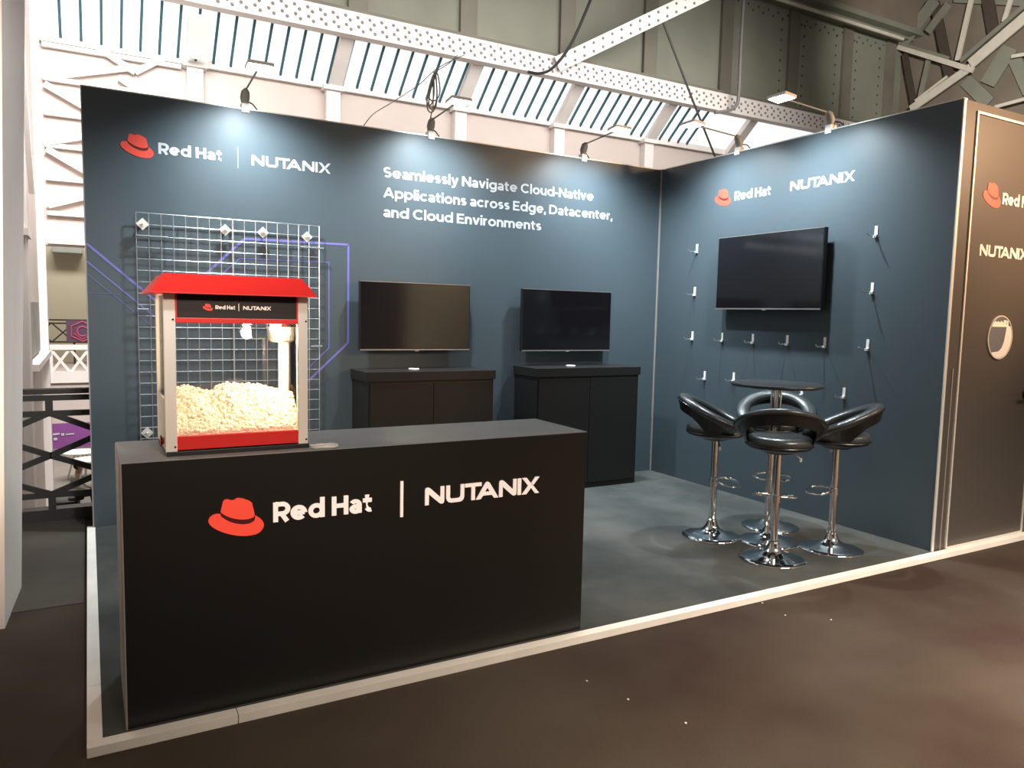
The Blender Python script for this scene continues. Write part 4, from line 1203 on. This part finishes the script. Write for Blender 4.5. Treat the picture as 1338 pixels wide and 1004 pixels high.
YB = 10.6
rb = thing('riveted_beam', 'long pale riveted steel beam along the foot of the glazed roof', 'beam', (6, YB, 7.55))
b = B(); box(b, -3.6, 19.5, YB - 0.05, YB + 0.05, 7.54, 7.95); box(b, -3.6, 19.5, YB - 0.05, YB + 0.22, 7.50, 7.54); box(b, -3.6, 19.5, YB - 0.05, YB + 0.22, 7.95, 7.99); obj('plate', b, M['white_steel'], rb, world=True)
pts = []
x = -3.5
while x < 19.3:
    pts += [(x, YB - 0.05, 7.88), (x + 0.10, YB - 0.05, 7.80), (x + 0.02, YB - 0.05, 7.69), (x + 0.12, YB - 0.05, 7.61)]
    x += 0.27
o = obj('rivets', rivet_mesh(pts, (0, -1, 0), 0.038), M['rivet'], rb, world=True); o['kind'] = 'stuff'

YG = 10.80
pg = thing('plate_girder', 'deep grey green riveted plate girder over the glazed roof', 'girder', (8, YG, 8.0))
b = B(); box(b, -3.6, 19.58, YG + 0.18, YG + 0.3, 8.0, 11.05); obj('web', b, M['girder'], pg, world=True)
b = B(); box(b, -3.6, 19.58, YG - 0.25, YG + 0.3, 11.05, 11.13); box(b, -3.6, 19.58, YG - 0.55, YG + 0.3, 11.13, 11.30); obj('top_flange', b, M['girder'], pg, world=True)
b = B(); box(b, -3.6, 19.58, YG - 0.5, YG + 0.3, 11.3, 13.2); obj('cornice', b, M['brown_steel'], pg, world=True)
b = B(); box(b, -3.6, 19.58, YG - 0.1, YG + 0.18, 8.0, 8.12); obj('bottom_angle', b, M['girder_dark'], pg, world=True)
for x in (-2.3, 0.4, 3.1, 5.9, 8.6, 11.4, 14.2, 16.7, 18.9):
    b = B(); box(b, x - 0.22, x + 0.22, YG + 0.08, YG + 0.18, 8.12, 11.05); obj('stiffener', b, M['girder_dark'], pg, world=True)
pts = []
for x in (13.7, 14.7, 16.2, 17.2, 18.4):
    z = 8.3
    while z < 10.9: pts.append((x, YG + 0.18, z)); z += 0.3
x = 8.9
while x < 19:
    pts += [(x, YG + 0.18, 10.86), (x + 0.2, YG + 0.18, 10.72)]; x += 0.42
o = obj('rivets', rivet_mesh(pts, (0, -1, 0), 0.035), M['deep_brown'], pg, world=True); o['kind'] = 'stuff'
p0, p1 = at(1015, -2, y=10.3), at(1180, 51, y=10.3)
b = B(); tube(b, [p0 + (p0 - p1) * 0.6, p0, p1], 0.055, 10); tag(obj('conduit_pipe', b, M['pale_strut'], smooth=True), 'pale pipe running along the top of the grey green girder', 'pipe')

sb = thing('riveted_strut', 'pale riveted strut rising from the beam to the upper edge of the photo', 'strut', (6.0, 10.3, 8.0))
p0, p1 = at(728, 84, y=10.45), at(930, -12, y=9.2)
fc = Vector((-0.4, -1, -0.3))
b = B(); bar(b, p0, p1, 0.36, 0.05, fc); obj('plate', b, M['white_steel'], sb, world=True)
t = (p1 - p0); L = t.length; t.normalize()
nn = (fc - t * fc.dot(t)).normalized(); sd = t.cross(nn)
pts = []
k = 0.2
while k < L:
    pts += [p0 + t * k + sd * 0.09 + nn * 0.025, p0 + t * (k + 0.07) - sd * 0.09 + nn * 0.025]; k += 0.27
o = obj('rivets', rivet_mesh(pts, nn, 0.036), M['rivet'], sb, world=True); o['kind'] = 'stuff'

# lattice truss at the upper right
YT = 9.0
XT = 19.3
tr = thing('lattice_truss', 'lattice roof truss of pale and brown struts over the door wall', 'truss', (XT, 8.8, 8.5))


def tb_(nm, a, c, wpx, m, yy=YT, th=0.06):
    xx = XT + (yy - YT) * 0.35
    b = B(); bar(b, at(*a, x=xx), at(*c, x=xx), wpx * 0.0195, th, (-1, 0, 0)); o = obj(nm, b, m, tr, world=True)
    return o


tb_('long_strut', (1190, 143), (1268, 88), 13, M['pale_strut'])
tb_('long_strut', (1268, 84), (1345, 18), 17, M['pale_strut'])
tb_('edge_strut', (1196, 132), (1238, 100), 4, M['pale_strut'], YT - 0.05)
tb_('edge_strut', (1255, 80), (1345, 2), 7, M['girder'], YT - 0.05)
tb_('cross_angle', (1173, 61), (1272, 92), 8, M['pale_strut'], YT - 0.12)
tb_('cross_angle', (1173, 56), (1240, 76), 5, M['girder'], YT - 0.14)
tb_('dark_strut', (1222, 5), (1242, 106), 15, M['deep_brown'], YT + 0.15)
tb_('dark_strut', (1290, -5), (1300, 52), 17, M['deep_brown'], YT + 0.15)
tb_('dark_strut', (1182, 70), (1194, 135), 10, M['deep_brown'], YT + 0.3)
tb_('upright_strut', (1270, -4), (1251, 79), 8, M['pale_strut'], YT + 0.1)
tb_('upright_strut', (1214, 75), (1202, 128), 8, M['girder'], YT + 0.25)
tb_('upright_strut', (1322, -4), (1312, 28), 7, M['pale_strut'], YT + 0.1)
tb_('gusset_plate', (1222, 0), (1180, 56), 22, M['girder'], YT + 0.05, 0.05)
tb_('gusset_plate', (1240, 5), (1212, 42), 14, M['girder'], YT + 0.1, 0.05)
tb_('gusset_plate', (1250, -8), (1345, -4), 26, M['girder'], YT + 0.4, 0.05)
tb_('gusset_plate', (1290, 110), (1320, 62), 26, M['girder'], YT + 0.6, 0.05)
tb_('gusset_plate', (1325, 75), (1345, 120), 18, M['girder'], YT + 0.6, 0.05)
tb_('gusset_plate', (1262, 105), (1292, 135), 20, M['girder'], YT + 0.7, 0.05)
tb_('cross_angle', (1300, 140), (1345, 128), 5, M['pale_strut'], YT + 0.1)
tb_('cross_angle', (1322, 74), (1345, 70), 5, M['pale_strut'], YT + 0.1)

# ------------------------------------------------------------------ cables and wires overhead
def cable(name, pts, r, m, label, cat='cable', sub=6):
    P = [Vector(p) for p in pts]
    out = []
    for i in range(len(P) - 1):
        p0, p1, p2, p3 = P[max(i - 1, 0)], P[i], P[i + 1], P[min(i + 2, len(P) - 1)]
        for k in range(sub):
            t = k / sub
            out.append(0.5 * ((2 * p1) + (p2 - p0) * t + (2 * p0 - 5 * p1 + 4 * p2 - p3) * t * t + (3 * p1 - p0 - 3 * p2 + p3) * t ** 3))
    out.append(P[-1])
    b = B(); tube(b, out, r, 6)
    return tag(obj(name, b, m, smooth=True), label, cat)


cable('black_cable', [at(*p, y=9.3) for p in ((775, -8), (748, 54), (724, 87), (706, 96), (690, 94))], 0.035, M['cable_black'], 'thick black cable drooping from the roof to the riveted beam')
cable('tension_cable', [at(*p, y=9.7) for p in ((866, 28), (900, 118), (938, 214))], 0.028, M['cable_black'], 'straight dark cable dropping from the riveted strut behind the booth corner')
cable('bent_conduit', [at(*p, y=10.2) for p in ((972, -6), (968, 60), (965, 125), (961, 139), (950, 145), (934, 147))], 0.05, M['rivet'], 'grey conduit hanging before the girder and bending at the beam', 'conduit')
cable('hanging_wire', [at(*p, y=0.35) for p in ((606, 72), (572, 89), (547, 111), (512, 134), (488, 149), (474, 166))], 0.004, M['cable_grey'], 'thin grey wire sloping down to the back wall top from the cable loops')
cable('hanging_wire', [at(*p, y=0.40) for p in ((598, 72), (585, 84), (566, 95))], 0.004, M['cable_grey'], 'short grey wire above the cable loops')
coil = thing('cable_loops', 'hanging bundle of grey cable loops over the middle spotlight', 'cable', tuple(at(562, 147, y=0.3)))
for i, (dx, top, bot, wd) in enumerate(((0, 95, 147, 9), (1, 97, 143, 7), (-2, 98, 138, 6), (3, 96, 132, 10))):
    b = B()
    pts = []
    for k in range(24):
        a = 2 * PI * k / 24
        yy = (1 - math.cos(a)) / 2
        pts.append(at(568 + dx - 5 * yy + wd * math.sin(a) * (0.25 + 0.75 * yy), top + (bot - top) * yy, y=0.30 + 0.012 * i))
    tube(b, pts, 0.006, 6, closed=True)
    obj('loop', b, M['cable_grey'], coil, world=True, smooth=True)
b = B(); tube(b, [at(566, 100, y=0.3), at(566, 140, y=0.3), Vector((-2.46, 0.045, 3.12))], 0.005, 6); obj('drop_lead', b, M['cable_grey'], coil, world=True, smooth=True)
